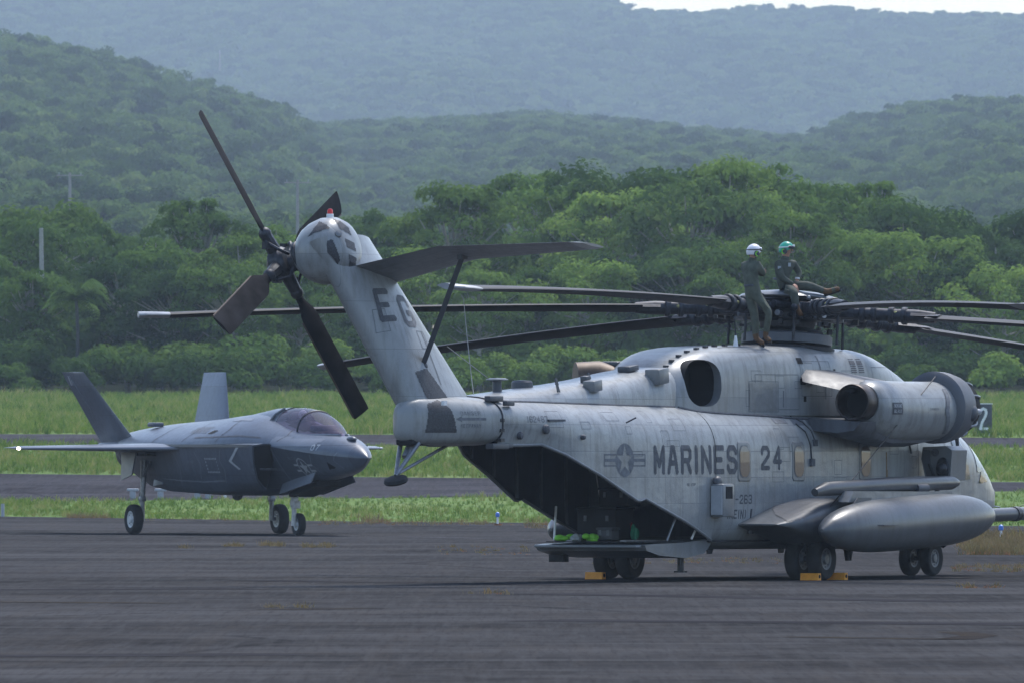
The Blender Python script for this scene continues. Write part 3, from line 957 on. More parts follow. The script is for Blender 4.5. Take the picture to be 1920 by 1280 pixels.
M['weed_orange'] = grass_mat('rusty_dry_weed', (0.20, 0.095, 0.05), (0.24, 0.12, 0.065), (0.24, 0.15, 0.08))
gv = [(*tuft(300 + k, 9, 0.5, 0.3), 0) for k in range(4)]
rg = random.Random(9)
def band_points(yl0, yr0, yl1, yr1, n, sc, edge_fade=0.0):
    pts = []
    for _ in range(n):
        t = rg.random(); sx = rg.uniform(-0.25, 1.25)
        d0 = d_of_row(yl0) + (d_of_row(yr0) - d_of_row(yl0)) * max(0, min(1, sx)); d1 = d_of_row(yl1) + (d_of_row(yr1) - d_of_row(yl1)) * max(0, min(1, sx))
        D = d0 + (d1 - d0) * t
        X = (sx - 0.5) * 1920 * D / FPX
        k = 0.75 + 0.5 * mnoise.noise(Vector((X * .15, D * .05, 0)))
        pts.append((X, D, zland(D), sc * k * rg.uniform(0.6, 1.25), rg.uniform(0, 6.28), rg.randrange(4)))
    return pts
scatter('verge_grass', gv, [M['grass']],
        band_points(E0[0], E0[1], E1[0], E1[1], 9000, 0.55) + band_points(E2[0], E2[1], E3[0], E3[1], 12000, 0.9),
        'bright green grass on the verges beside the taxiway', 'grass')
scatter('meadow_grass', gv, [M['grass']], band_points(E4[0], E4[1], E5[0] + 1, E5[1] + 1, 30000, 1.35),
        'tall fresh grass in the meadow before the wood', 'grass')
dv = [(*tuft(330 + k, 12, 0.32, 0.35, 0.5, 0.016), 0) for k in range(3)] + [(*tuft(340, 12, 0.18, 0.4, 0.6, 0.016), 1)]
dpts = []
for (x0, x1, y0, y1, n, sc, var) in [(420, 455, 1020, 1024, 24, .38, 3), (485, 530, 1018, 1024, 34, .42, 3), (566, 626, 1021, 1026, 40, .42, 3), (338, 360, 1023, 1028, 10, .35, 3),
                                     (130, 200, 968, 974, 60, .8, 0), (270, 500, 972, 978, 60, .45, 1), (600, 960, 976, 984, 120, .5, 2), (690, 720, 976, 980, 10, 1.2, 0),
                                     (1810, 2100, 1012, 1040, 900, .8, 0), (1830, 2100, 1004, 1016, 260, 1.1, 1), (1785, 2000, 1058, 1072, 120, .4, 2), (1800, 1870, 1098, 1102, 14, .5, 0),
                                     (500, 580, 1136, 1140, 14, .35, 3), (1100, 1500, 1046, 1056, 90, .3, 1), (880, 960, 1110, 1114, 8, .4, 1), (820, 1000, 1024, 1040, 40, .35, 1), (985, 1050, 972, 990, 50, .6, 2)]:
    for _ in range(n):
        p = ground_at(rg.uniform(x0, x1), rg.uniform(y0, y1))
        dpts.append((p.x, p.y, p.z, sc * rg.uniform(.6, 1.2), rg.uniform(0, 6.28), 3 if var == 3 else rg.randrange(3)))
scatter('dry_weeds', dv, [M['dry'], M['weed_orange']], dpts, 'dry straw-coloured weeds growing from cracks in the apron', 'weeds')

# ------------------------------------------------------------------ air: pale haze round camera and land
def haze():
    x0, x1, y0, y1, z0, z1 = -820, 820, -90, 9880, -1.5, 330
    vs = [(x, y, z) for x in (x0, x1) for y in (y0, y1) for z in (z0, z1)]
    fs = [(0, 1, 3, 2), (4, 6, 7, 5), (0, 4, 5, 1), (2, 3, 7, 6), (0, 2, 6, 4), (1, 5, 7, 3)]
    t = NT('pale_haze')
    v = t.n('ShaderNodeVolumePrincipled')
    v.inputs['Color'].default_value = (0.70, 0.84, 1.0, 1)
    v.inputs['Density'].default_value = HAZE
    v.inputs['Anisotropy'].default_value = 0.0
    t.t.links.new(v.outputs[0], t.out.inputs['Volume'])
    return tag(mk('haze', vs, fs, t.m), 'thin blue haze lying over the airfield and hills', 'haze', None, 'stuff')
HAZE = 0.85e-4
haze()
# ------------------------------------------------------------------ the helicopter
# local frame: x forward, y to port, z up; origin on the ground between the main wheels.  S() takes (u, v to starboard, w).
def S(u, v, w): return Vector((u, -v, w))
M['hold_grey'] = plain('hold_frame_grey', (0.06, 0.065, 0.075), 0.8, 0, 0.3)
HA = R(61.3)
heli = empty('helicopter', (3.698, 260.17, 0), HA,
             'large grey three-engined military helicopter parked with its rear ramp down, MARINES on its side', 'helicopter')

# main body: forward part closed, rear part open below for the ramp
FUS = [  # u, half width, keel, crown, widest height, upper exponent, lower exponent
    (-2.45, 1.34, 0.60, 3.24, 2.15, 2.7, 5.5), (-1.0, 1.36, 0.56, 3.22, 2.15, 2.7, 5.5), (3.0, 1.36, 0.55, 3.20, 2.15, 2.7, 5.5),
    (5.5, 1.36, 0.55, 3.18, 2.1, 2.7, 5.0), (6.8, 1.33, 0.57, 3.12, 2.05, 2.6, 4.4), (7.6, 1.29, 0.56, 3.00, 1.95, 2.5, 3.8), (8.3, 1.22, 0.57, 2.78, 1.8, 2.4, 3.2),
    (9.0, 1.10, 0.62, 2.36, 1.62, 2.3, 2.8), (9.6, 0.90, 0.74, 1.96, 1.48, 2.2, 2.5), (10.1, 0.62, 1.0, 1.74, 1.40, 2.1, 2.3), (10.38, 0.30, 1.18, 1.58, 1.38, 2, 2), (10.45, 0.05, 1.34, 1.42, 1.38, 2, 2)]
rings = []
u = -2.45
while u <= 10.451:
    k = interp(FUS, u)
    rings.append(sell(u, k[0], k[1], k[2], k[3], k[4], k[5], 64))
    u += 0.3 if u < 8.0 else 0.15
rings.append(sell(10.45, 0.05, 1.34, 1.42, 1.38, 2, 2, 64))
fus = loft('fuselage', rings, M['heli'], heli, cap=False)
AFT = [  # u, half width, crown, widest height, lower edge
    (-9.55, 0.82, 3.30, 2.88, 2.46), (-8.8, 0.90, 3.29, 2.80, 2.46), (-8.15, 0.98, 3.29, 2.7, 2.47), (-6.5, 1.15, 3.27, 2.45, 1.92),
    (-5.32, 1.25, 3.26, 2.3, 1.47), (-5.2, 1.255, 3.26, 2.3, 1.46), (-5.05, 1.27, 3.255, 2.25, 1.50), (-4.88, 1.28, 3.255, 2.25, 1.45), (-3.6, 1.33, 3.25, 2.15, 1.085), (-2.47, 1.34, 3.24, 2.15, 0.74)]
def aft_ring(u, n=40):
    hw, zt, zc, ze = AFT[-1][1:]
    ks = sorted(AFT)
    hw = lerp_keys([(k[0], k[1]) for k in ks], u); zt = lerp_keys([(k[0], k[2]) for k in ks], u)
    zc = lerp_keys([(k[0], k[3]) for k in ks], u); ze = lerp_keys([(k[0], k[4]) for k in ks], u)
    zc = max(zc, ze + 0.05)
    half = []
    for k in range(n // 2 + 1):
        if k < 8:
            z = ze + (zc - ze) * k / 8
            q = max(0.0, min(1.0, (zc - z) / (zc - 0.45)))
            y = hw * (1 - q ** 5.5) ** (1 / 5.5) if q < 1 else hw * .5
            if u < -8: y = hw * (0.86 + 0.14 * k / 8)
        else:
            t = (k - 8) / (n // 2 - 8) * math.pi / 2
            y = hw * abs(math.cos(t)) ** (2 / 2.7); z = zc + (zt - zc) * abs(math.sin(t)) ** (2 / 2.7)
        half.append((u, y, z))
    return [(u, -y, z) for (u, y, z) in half] + [h for h in half[::-1][1:]]
us = sorted(set([a[0] for a in AFT] + [-9.2, -7.6, -7.05, -6.0, -5.7, -4.3, -3.95, -3.2, -2.8]))
aft = loft('rear_fuselage', [aft_ring(u) for u in us], M['heli'], heli, closed=False, cap=False)
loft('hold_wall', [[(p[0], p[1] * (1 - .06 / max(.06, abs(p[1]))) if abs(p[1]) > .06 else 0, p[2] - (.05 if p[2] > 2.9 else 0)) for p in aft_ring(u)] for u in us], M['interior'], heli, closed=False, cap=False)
for sg in (1, -1):
    B().path([Vector((p[0], p[1] * sg, p[2])) for p in [aft_ring(u)[-1] for u in us]], .03, 8).build('door_frame', M['heli_smooth'], heli)
for u in (-7.4, -6.4, -5.4, -4.4, -3.4):
    rg_ = [Vector((p[0], p[1] * .93, p[2] - (.1 if p[2] > 2.9 else 0))) for p in aft_ring(u)]
    B().path(rg_, .035, 6).build('hold_frame', M['hold_grey'], heli)
# dark hold: bulkhead far inside, floor and roof lining
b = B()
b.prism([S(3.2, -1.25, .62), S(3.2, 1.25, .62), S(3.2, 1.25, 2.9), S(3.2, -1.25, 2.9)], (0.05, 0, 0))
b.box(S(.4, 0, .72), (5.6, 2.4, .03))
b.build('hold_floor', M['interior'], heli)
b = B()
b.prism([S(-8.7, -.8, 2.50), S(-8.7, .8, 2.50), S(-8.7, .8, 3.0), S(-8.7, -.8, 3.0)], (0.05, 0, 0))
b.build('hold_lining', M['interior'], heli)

# tail cone behind the folding joint
TC = [(-11.78, .04, 2.72, 3.0, 2.86), (-11.76, .12, 2.62, 3.12, 2.86), (-11.66, .22, 2.53, 3.22, 2.87), (-11.45, .31, 2.48, 3.29, 2.88), (-11.2, .39, 2.46, 3.32, 2.88),
      (-10.8, .51, 2.45, 3.33, 2.88), (-10.3, .64, 2.45, 3.33, 2.88), (-10.0, .72, 2.45, 3.32, 2.88), (-9.58, .83, 2.45, 3.31, 2.88)]
tc = loft('tail_cone', [sell(u, hw, zb, zt, zc, 2.6, 3.2, 40) for u, hw, zb, zt, zc in TC], M['heli_smooth'], heli)
b = B()
ring0 = sell(-9.565, .835, 2.44, 3.315, 2.88, 2.6, 3.2, 40)
b.path([Vector(p) for p in ring0[20 - 14:20 + 15]], 0.02, 6)
for kz in (2.55, 2.72, 2.9, 3.05): b.box(S(-9.56, .80 if kz < 3 else .74, kz), (0.13, 0.07, 0.06))
b.build('fold_hinge', M['metal_dark'], heli)
for c_, d_ in ((S(-9.5, .62, 3.28), (0.5, 0.12, 0.10)), (S(-9.25, .78, 3.2), (0.28, 0.1, 0.09)), (S(-9.55, .72, 2.44), (0.6, 0.16, 0.1)), (S(-9.2, .75, 2.45), (0.2, 0.1, 0.08))):
    B().box(c_, d_, None, .015).build('fold_lock', M['heli_dark'], heli)

# spine fairing and gearbox housing on top
SP = [(-9.5, .48, 3.28, 2.2), (-9.2, .54, 3.34, 2.4), (-7.5, .62, 3.46, 2.8), (-5.3, .70, 3.62, 3.2), (-3.6, .75, 3.80, 3.4), (-2.6, .77, 3.88, 3.4)]
spn = [sell(u, hw, 3.05, zt, 3.06, e, 2, 40) for u in [x * .25 for x in range(-38, -9)] for (hw, zt, e) in [interp(SP, u)]]
spine = loft('spine_fairing', spn, M['heli'], heli)
HP = [(-3.15, .55, 3.40, 2.2), (-3.05, .68, 3.58, 2.5), (-2.9, .79, 3.76, 3.0), (-2.65, .87, 3.92, 3.6), (-2.35, .92, 4.04, 4.2), (-1.95, .95, 4.145, 4.8), (-1.5, .97, 4.21, 5.0), (-.9, .99, 4.25, 5.0), (0.0, 1.02, 4.27, 5.0), (1.5, 1.08, 4.28, 4.8), (4.0, 1.08, 4.24, 4.6),
      (4.8, 1.05, 4.16, 4.0), (5.6, .98, 3.98, 3.4), (6.4, .87, 3.74, 3.0), (7.1, .72, 3.46, 2.6), (7.6, .5, 3.2, 2.3), (7.85, .2, 3.0, 2)]
hpu = [-3.15, -3.1, -3.05, -2.97, -2.9, -2.77, -2.65, -2.5, -2.35, -2.15, -1.95, -1.7, -1.5, -1.2, -.9, -.45] + [x * .35 for x in range(0, 23)] + [7.85]
hump = loft('gearbox_housing', [sell(u, hw, 2.95, zt, 3.0, e, 2, 56) for u in hpu for (hw, zt, e) in [interp(HP, u)]], M['heli_smooth'], heli)
# oval intake cut into the housing
ov = []
n = 32
for d in (0.25, 0.62, 1.6):
    for k in range(n):
        a = 2 * math.pi * k / n
        x = 0.5 * math.copysign(abs(math.cos(a)) ** (2 / 2.6), math.cos(a)); z = 0.45 * math.copysign(abs(math.sin(a)) ** (2 / 2.6), math.sin(a))
        ov.append(S(-2.06 + x * 1.16 - 0.15 * (d - .6), d, 3.58 + z * .95))
of = [tuple(range(n))] + [(i * n + k, i * n + (k + 1) % n, (i + 1) * n + (k + 1) % n, (i + 1) * n + k) for i in range(2) for k in range(n)] + [tuple(2 * n + k for k in range(n - 1, -1, -1))]
boolean_cut(hump, ov, of)
ovb = [(p[0], p[1], p[2]) for p in ov[:n]]
b = B()
lin = []
for d in (0.27, 0.80):
    for k in range(n):
        a = 2 * math.pi * k / n
        x = 0.49 * math.copysign(abs(math.cos(a)) ** (2 / 2.6), math.cos(a)); z = 0.44 * math.copysign(abs(math.sin(a)) ** (2 / 2.6), math.sin(a))
        lin.append(S(-2.06 + x * 1.16 - 0.15 * (d - .6), d, 3.58 + z * .95))
b.add(lin, [tuple(range(n))] + [(k, (k + 1) % n, n + (k + 1) % n, n + k) for k in range(n)])
b.build('intake_duct', M['black'], heli)  # black lining puts the duct's deep shade into its colour

# intake / air boxes on the spine
def spine_box(name, u, v, w, d, mat='heli_smooth'):
    return B().box(S(u, v, w), d, Matrix.Rotation(R(-6), 3, 'Y'), .02).build(name, M[mat], heli)
spine_box('air_scoop', -3.45, .66, 3.70, (.38, .30, .28)); spine_box('air_scoop', -5.75, .58, 3.52, (.32, .24, .2))
spine_box('air_scoop', -5.6, .35, 3.64, (.16, .14, .12), 'heli_dark'); spine_box('air_scoop', -3.7, 0.2, 3.84, (.36, .26, .1), 'heli_dark')
b = B()
b.lathe([(0, .085), (.2, .08), (.24, .07)], S(-8.25, 0, 3.38), (0, 0, 1), 16); b.m = 1
b.lathe([(0, .06), (.015, .2), (.03, .2), (.05, .14), (.055, .0)], S(-8.25, 0, 3.60), (0, 0, 1), 24)
b.build('mushroom_antenna', [M['heli_dark'], M['heli_smooth']], heli)
b = B()
b.lathe([(0, .2), (.16, .19), (.19, .16), (.2, 0)], S(-7.05, -.15, 3.42), (0, 0, 1), 24)
b.build('dome_antenna', M['heli_dark'], heli)
for uu, vv, ww in ((-6.6, .3, 3.56), (-7.0, .55, 3.43), (-5.0, .1, 3.66)):
    B().prism([S(uu, vv, ww - .03), S(uu + .1, vv, ww - .03), S(uu + .02, vv, ww + .1), S(uu - .04, vv, ww + .1)], (0, .02, 0)).build('blade_antenna', M['heli_dark'], heli)
# fasteners along the housing's rear edge
hb = bvh_of(hump)
b = B()
for uu, vv in [(-2.86, .42), (-2.7, .44), (-2.5, .45), (-2.25, .46), (-1.95, .47), (-1.6, .48), (-1.25, .48), (-.9, .48), (-.5, .48), (0.0, .48)]:
    hit = hb.ray_cast(S(uu, vv, 6), Vector((0, 0, -1)))[0]
    if hit: B().box(hit + Vector((0, 0, .01)), (.1, .07, .05)).build('latch', M['metal_dark'], heli)
b = B()   # walkway mat on the roof
roofpts = [(x * .25, v) for x in range(-4, 18) for v in (-.55, .55)]
vs, fs = [], []
for i in range(22):
    for v in (.62, .3, 0, -.3, -.62):
        h_ = hb.ray_cast(S(-1.0 + i * .24, v, 6), Vector((0, 0, -1)))[0]
        vs.append(h_ + Vector((0, 0, .006)))
for i in range(21):
    for k in range(4): fs.append((i * 5 + k, (i + 1) * 5 + k, (i + 1) * 5 + k + 1, i * 5 + k + 1))
mk('roof_walkway', vs, fs, M['heli_dark'], heli, 60)

# -------- tail pylon, canted to port, with the gearbox dome
PT = Vector((0, 0, 0))
def pyl(t):   # centre line: t 0 at the cone, 1 under the dome
    return S(-10.36 - 1.50 * t, 0.0 - 1.16 * t, 3.05 + 3.0 * t)
pr = []
EX = Vector((1, 0, 0)); PA = (pyl(1) - pyl(0)).normalized(); PN = PA.cross(EX).normalized()
for i in range(13):
    t = i / 12
    ch = 1.24 - 0.26 * t; th = 0.36 - 0.06 * t
    c = pyl(t)
    rr = []
    for k in range(36):
        a = 2 * math.pi * k / 36
        x = math.cos(a); y = math.sin(a)
        # blunt front, thick flat rear
        rr.append(c + EX * ch * x + PN * th * y * (1.0 - 0.30 * max(0, x) ** 2 + 0.1 * max(0, -x)))
    pr.append(rr)
pyl_o = loft('tail_pylon', pr, M['heli_smooth'], heli)
# dome: ovoid reaching to port towards the rotor, flat grilled face to the rear starboard
CA = R(20)
ND = S(0, -math.cos(CA), -math.sin(CA))        # tail rotor axis, out to port
E2v = S(0, -math.sin(CA), math.cos(CA))
DC = S(-12.15, -1.24, 5.86)
dr_ = []
for h_, r in [(-.50, .10), (-.49, .28), (-.44, .42), (-.32, .53), (-.1, .60), (.12, .59), (.28, .54), (.40, .46), (.50, .37), (.58, .27), (.63, .18), (.66, .10), (.67, .03)]:
    c = DC + ND * h_
    dr_.append([c + EX * (math.cos(a) * r * 0.98) + E2v * (math.sin(a) * r * 0.98) for a in [2 * math.pi * k / 32 for k in range(32)]])
dome = loft('gearbox_dome', dr_, M['heli_smooth'], heli)
db = bvh_of(dome)
gd = S(-.55, .62, .42).normalized()            # way the grilled face looks
gr_ = Vector((0, 0, 1)).cross(gd).normalized(); gu = gd.cross(gr_)
for poly in ([(-.36, .06), (-.12, .34), (-.02, .10)], [(.02, .36), (.30, .20), (.34, .06), (.08, .10)], [(-.30, -.06), (-.04, -.02), (.10, -.36), (.06, -.42)],
             [(.14, .0), (.36, .0), (.38, -.16), (.16, -.16)], [(.18, -.22), (.37, -.22), (.34, -.42), (.20, -.42)]):
    ox, oy = sum(p[0] for p in poly) / len(poly), sum(p[1] for p in poly) / len(poly)
    w_ = max(p[0] for p in poly) - min(p[0] for p in poly); h_ = max(p[1] for p in poly) - min(p[1] for p in poly)
    mx, my = min(p[0] for p in poly), min(p[1] for p in poly)
    decal('vent_grille', in_poly([(p[0] - mx, p[1] - my) for p in poly]), w_, h_, .015, DC + gr_ * (mx + w_ / 2 - .05) * 1.25 + gu * (my + h_ / 2) * 1.25, gr_, gu, db, M['grille'], dome, .008)
B().lathe([(0, .07), (.04, .06), (.05, 0)], (db.ray_cast(DC + gd * 3 + gu * .03, -gd)[0] or DC), gd, 14).build('boss', M['heli'], dome)
top = db.ray_cast(DC + Vector((.05, 0, 3)), Vector((0, 0, -1)))[0]
b = B()
b.lathe([(-.02, .065), (.07, .062)], top, (0, 0, 1), 14); b.m = 1; b.lathe([(.07, .05), (.13, .048), (.155, .03), (.16, 0)], top, (0, 0, 1), 14)
b.build('beacon_light', [M['white'], M['red']], heli)
# grilles low on the pylon and cone
pb = bvh_of(pyl_o); cb = bvh_of(tc)
stb = Vector((0, -1, 0))
decal('vent_grille', in_poly([(0, .55), (.38, .62), (.75, .1), (.35, 0), (.12, .1)]), .8, .65, .02, S(-10.95, .3, 3.52), (1, 0, 0), (0, 0, 1), pb, M['grille'], heli, .006)
decal('vent_grille', in_poly([(0, 0), (.75, 0), (.62, .42), (.45, .58), (.1, .5)]), .78, .6, .02, S(-11.05, .6, 2.98), (1, 0, 0), (0, 0, 1), cb, M['grille'], heli, .006)
B().box(S(-11.1, .50, 3.2), (.12, .05, .08)).build('tail_light', M['white'], heli)

# -------- stabilizer: gull wing to starboard, braced by a strut
def stab_ring(c, ch, th, inc):
    out = []
    ca, sa = math.cos(inc), math.sin(inc)
    for k in range(20):
        a = 2 * math.pi * k / 20
        x = math.cos(a) * ch / 2; z = math.sin(a) * th / 2 * (1 - .75 * max(0, -math.cos(a)) ** 1.5)
        out.append(c + Vector((x * ca - z * sa, 0, x * sa + z * ca)))
    return out
INC = R(-8)
st0 = pyl(.83) + S(0.12, 0.12, 0)
P0 = S(-11.35, -1.05, 5.40); P1 = S(-11.25, .85, 5.84); P2 = S(-11.3, 3.5, 5.95)
rgs = []
for t in (0, .12, .5, .85, 1.0): rgs.append(stab_ring(P0.lerp(P1, t), 1.75 - .30 * t, .17 - .03 * t, INC))
for t in (.06, .2, .5, .8, .96): rgs.append(stab_ring(P1.lerp(P2, t), 1.45 - .40 * t, .14 - .05 * t, INC * (1 - .35 * t)))
stab = loft('stabilizer', rgs, M['stab'], heli, smooth=30)
B().add(stab_ring(P2 - S(0, .12, .005), 1.08, .10, INC * .65) + stab_ring(P2 + S(-.03, .10, 0), .80, .05, INC * .65),
        [tuple(range(20)), tuple(range(39, 19, -1))] + [(k, 20 + k, 20 + (k + 1) % 20, (k + 1) % 20) for k in range(20)]).build('tip_cap', M['heli_smooth'], stab)
b = B()
q0 = S(-11.25, .95, 5.76); q1 = S(-10.95, -.02, 3.84)
d = (q1 - q0).normalized(); sx = Vector((1, 0, 0)); sx = (sx - d * sx.dot(d)).normalized(); sy = d.cross(sx)
for p, qn in ((q0, q1),):
    b.add([q0 + sx * .10, q0 + sy * .05, q0 - sx * .10, q0 - sy * .05, q1 + sx * .10, q1 + sy * .05, q1 - sx * .10, q1 - sy * .05],
          [(0, 1, 2, 3), (7, 6, 5, 4), (0, 4, 5, 1), (1, 5, 6, 2), (2, 6, 7, 3), (3, 7, 4, 0)])
b.ball(q1, .1); b.box(q0, (.2, .1, .1)); b.box(q1 + S(0, -.1, -.12), (.22, .2, .2), None, .04)
b.build('stabilizer_strut', M['heli_dark'], heli, 30)

# -------- tail rotor: four blades, 6.1 m across
HUB = S(-12.30, -2.12, 5.65)
b = B()
b.path([DC + ND * .45, HUB + ND * .12], [.17, .15], 14)
b.lathe([(-.18, .22), (-.1, .28), (.1, .28), (.16, .2), (.24, .1), (.26, 0)], HUB, ND, 20)
th0 = math.atan2(.92, -.39)
trb = []
for q in range(4):
    th = th0 + q * math.pi / 2
    rad = EX * math.cos(th) + E2v * math.sin(th); tan = -EX * math.sin(th) + E2v * math.cos(th)
    b.path([HUB + rad * .1, HUB + rad * .62], [.14, .1], 10)
    b.path([HUB + rad * .5 + tan * .14, HUB + rad * .3 + tan * .22 - ND * .2, HUB - ND * .28 + rad * .12 + tan * .1], .03, 6)
    b.box(HUB + rad * .42 + tan * .16, (.14, .12, .12)); b.ball(HUB + rad * .6, .12, 8, 6)
b.lathe([(-.5, .2), (-.45, .26), (-.38, .26), (-.34, .2)], HUB, ND, 16)
b.build('tail_rotor_hub', M['metal_dark'], heli)
PIT = R(-18)
for q in range(4):
    th = th0 + q * math.pi / 2
    rad = EX * math.cos(th) + E2v * math.sin(th); tan = -EX * math.sin(th) + E2v * math.cos(th)
    rgs = []
    for r, ch in ((.55, .17), (.78, .19), (1.0, .40), (1.12, .45), (2.0, .45), (3.0, .45), (3.05, .42)):
        p = PIT + R(4) * (1 - r / 3)
        cd = tan * math.cos(p) + ND * math.sin(p); nd = rad.cross(cd)
        thk = .05 if r > .9 else .09
        rgs.append([HUB + rad * r + cd * (math.cos(a) * ch / 2) + nd * (math.sin(a) * thk / 2 * (1 - .6 * max(0, math.cos(a)))) for a in [2 * math.pi * k / 14 for k in range(14)]])
    bl = loft('tail_rotor_blade', rgs, M['blade_tail'], heli, smooth=35)
    p = PIT; cd = tan * math.cos(p) + ND * math.sin(p)
    B().path([HUB + rad * 1.1 - cd * .222, HUB + rad * 3.02 - cd * .222], .016, 6).build('leading_edge_strip', M['heat_brown'], bl)

# -------- tail bumper
b = B()
pad = S(-11.95, 0, 1.85)
for a_ in (S(-11.45, .18, 2.5), S(-11.45, -.18, 2.5)): b.path([a_, pad + Vector((0, 0, .08))], [.045, .035], 8)
b.path([S(-10.05, 0.0, 2.47), pad + Vector((.04, 0, .1))], .03, 8)
b.path([S(-11.4, 0, 2.5), S(-11.62, 0, 2.25)], .06, 8)
b.build('tail_bumper_legs', M['metal'], heli)
B().lathe([(-.05, .20), (-.02, .22), (.03, .2), (.07, .08)], pad, S(-.35, 0, 1), 18).build('tail_bumper_pad', M['rubber'], heli)
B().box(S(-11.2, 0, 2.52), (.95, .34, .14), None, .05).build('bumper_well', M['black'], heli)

# -------- starboard engine and its twin on the port side
def engine(sgn):
    def E_(u, v, w): return S(u, v * sgn, w)
    c = lambda u, w=3.06: E_(u, 1.93, w)
    rgs = []
    for u_, r, w, dv in [(2.02, .345, 3.23, .08), (2.1, .42, 3.20, .06), (2.3, .50, 3.15, .02), (2.9, .55, 3.09, 0), (3.8, .56, 3.07, 0), (4.7, .55, 3.08, 0), (5.15, .54, 3.1, 0)]:
        ct = E_(u_, 1.93 + dv, w)
        rgs.append([ct + Vector((0, math.cos(a) * r, math.sin(a) * r)) for a in [2 * math.pi * k / 36 for k in range(36)]])
    nac = loft('engine_nacelle', rgs, M['heli_smooth'], heli)
    # exhaust pipe, open at the rear, turned a little outwards
    ax = E_(-1, .10, .02).normalized()
    b = B()
    b.lathe([(-.28, .34), (-.05, .335), (.16, .335), (.18, .325), (.16, .295), (-.3, .27)], E_(1.72, 2.02, 3.24), ax, 32)
    b.v = b.v; b.f = b.f[:-2]; b.mi = b.mi[:-2]
    b.build('exhaust_pipe', M['exhaust'], nac)
    B().lathe([(-.27, .29), (-.26, .0)], E_(1.72, 2.02, 3.24), ax, 24).build('exhaust_core', M['black'], nac)
    # filter barrel with ribbed nose
    b = B()
    b.lathe([(0, .54), (.03, .62), (.08, .67), (.35, .665), (.62, .62), (.66, .57)], E_(4.92, 1.95, 3.15), (1, 0, 0), 40)
    b.build('intake_barrel', M['stab'], nac)
    b = B()
    b.lathe([(0, .56), (.2, .55), (.4, .50), (.55, .40), (.65, .24), (.68, 0)], E_(5.55, 1.95, 3.15), (1, 0, 0), 40)
    b.build('intake_screen', M['black'], nac)
    for k in range(12):
        a = 2 * math.pi * k / 12 + .13
        dv = Vector((0, math.cos(a), math.sin(a)))
        o_ = E_(5.55, 1.95, 3.15)
        B().path([o_ + Vector((h_, 0, 0)) + dv * r for h_, r in [(0, .575), (.2, .565), (.4, .515), (.55, .415), (.65, .25)]], .028, 6).build('screen_rib', M['metal'], nac)
    b = B()
    b.ball(E_(5.42, 1.95 + .58, 3.05), (.16, .12, .16)); b.build('blister', M['heli_dark'], nac)
    b = B(); b.path([E_(5.52, 1.95 + .62, 3.07), E_(5.60, 1.95 + .64, 3.07)], .06, 14); b.build('sensor_window', M['star_grey'], nac)
    # saddle under the nacelle and fairing arm to the housing
    sd = []
    for u_, w, dz in [(1.5, .05, .0), (2.2, .22, .18), (3.0, .30, .30), (4.2, .30, .30), (5.0, .2, .2), (5.3, .05, 0)]:
        sd.append([E_(u_, 1.15, 2.95), E_(u_, 2.25, 2.98 - .1), E_(u_, 2.1, 2.72 - dz * .75), E_(u_, 1.75, 2.68 - dz * .85), E_(u_, 1.25, 2.72 - dz * .5)])
    loft('nacelle_saddle', sd, M['heli_dark'], nac, smooth=50)
    b = B()
    b.prism([E_(1.55, .95, 3.86), E_(1.3, 1.15, 3.62), E_(1.7, 1.95, 3.42), E_(2.2, 1.95, 3.64)], (.9, 0, 0))
    b.build('nacelle_arm', M['heli_dark'], nac, 30)
    return nac
nac = engine(1)
engine(-1)
nb = bvh_of(nac)
# dark chevron band and warning print on the starboard engine
decal('chevron_band', lambda x, y: abs((x - .10) - abs(y - .42) * .55) < .075, .55, .84, .016, S(4.68, 2.3, 3.08), (1, 0, 0), (0, 0, 1), nb, M['print_soft'], nac, .012)
decal('warning_plate', lambda x, y: True, .36, .22, .02, S(2.55, 2.3, 3.13), (1, 0, 0), (0, 0, 1), nb, M['print'], nac, .012)
decal('lettering', text_fn('BEWARE', .28, .06, .3, .2), .28, .06, .008, S(2.55, 2.3, 3.18), (1, 0, 0), (0, 0, 1), nb, M['star_grey'], nac, .018)
decal('lettering', text_fn('BLAST', .28, .06, .3, .2), .28, .06, .008, S(2.55, 2.3, 3.08), (1, 0, 0), (0, 0, 1), nb, M['star_grey'], nac, .018)
decal('lettering', text_fn('DANGER', .36, .04, .3, .2), .36, .04, .008, S(4.0, 2.3, 3.12), (1, 0, 0), (0, 0, 1), nb, M['print_soft'], nac)
# centre engine exhaust poking out on the port side, stained brown
b = B(); b.path([S(-2.2, -.6, 3.5), S(-2.5, -1.1, 3.66), S(-2.75, -1.4, 3.66)], [.30, .33, .30], 20); b.build('centre_exhaust', M['heat_brown'], heli)
b = B(); b.box(S(-2.1, -.9, 3.92), (.6, .4, .12), None, .05); b.build('exhaust_shield', M['heli_dark'], heli)

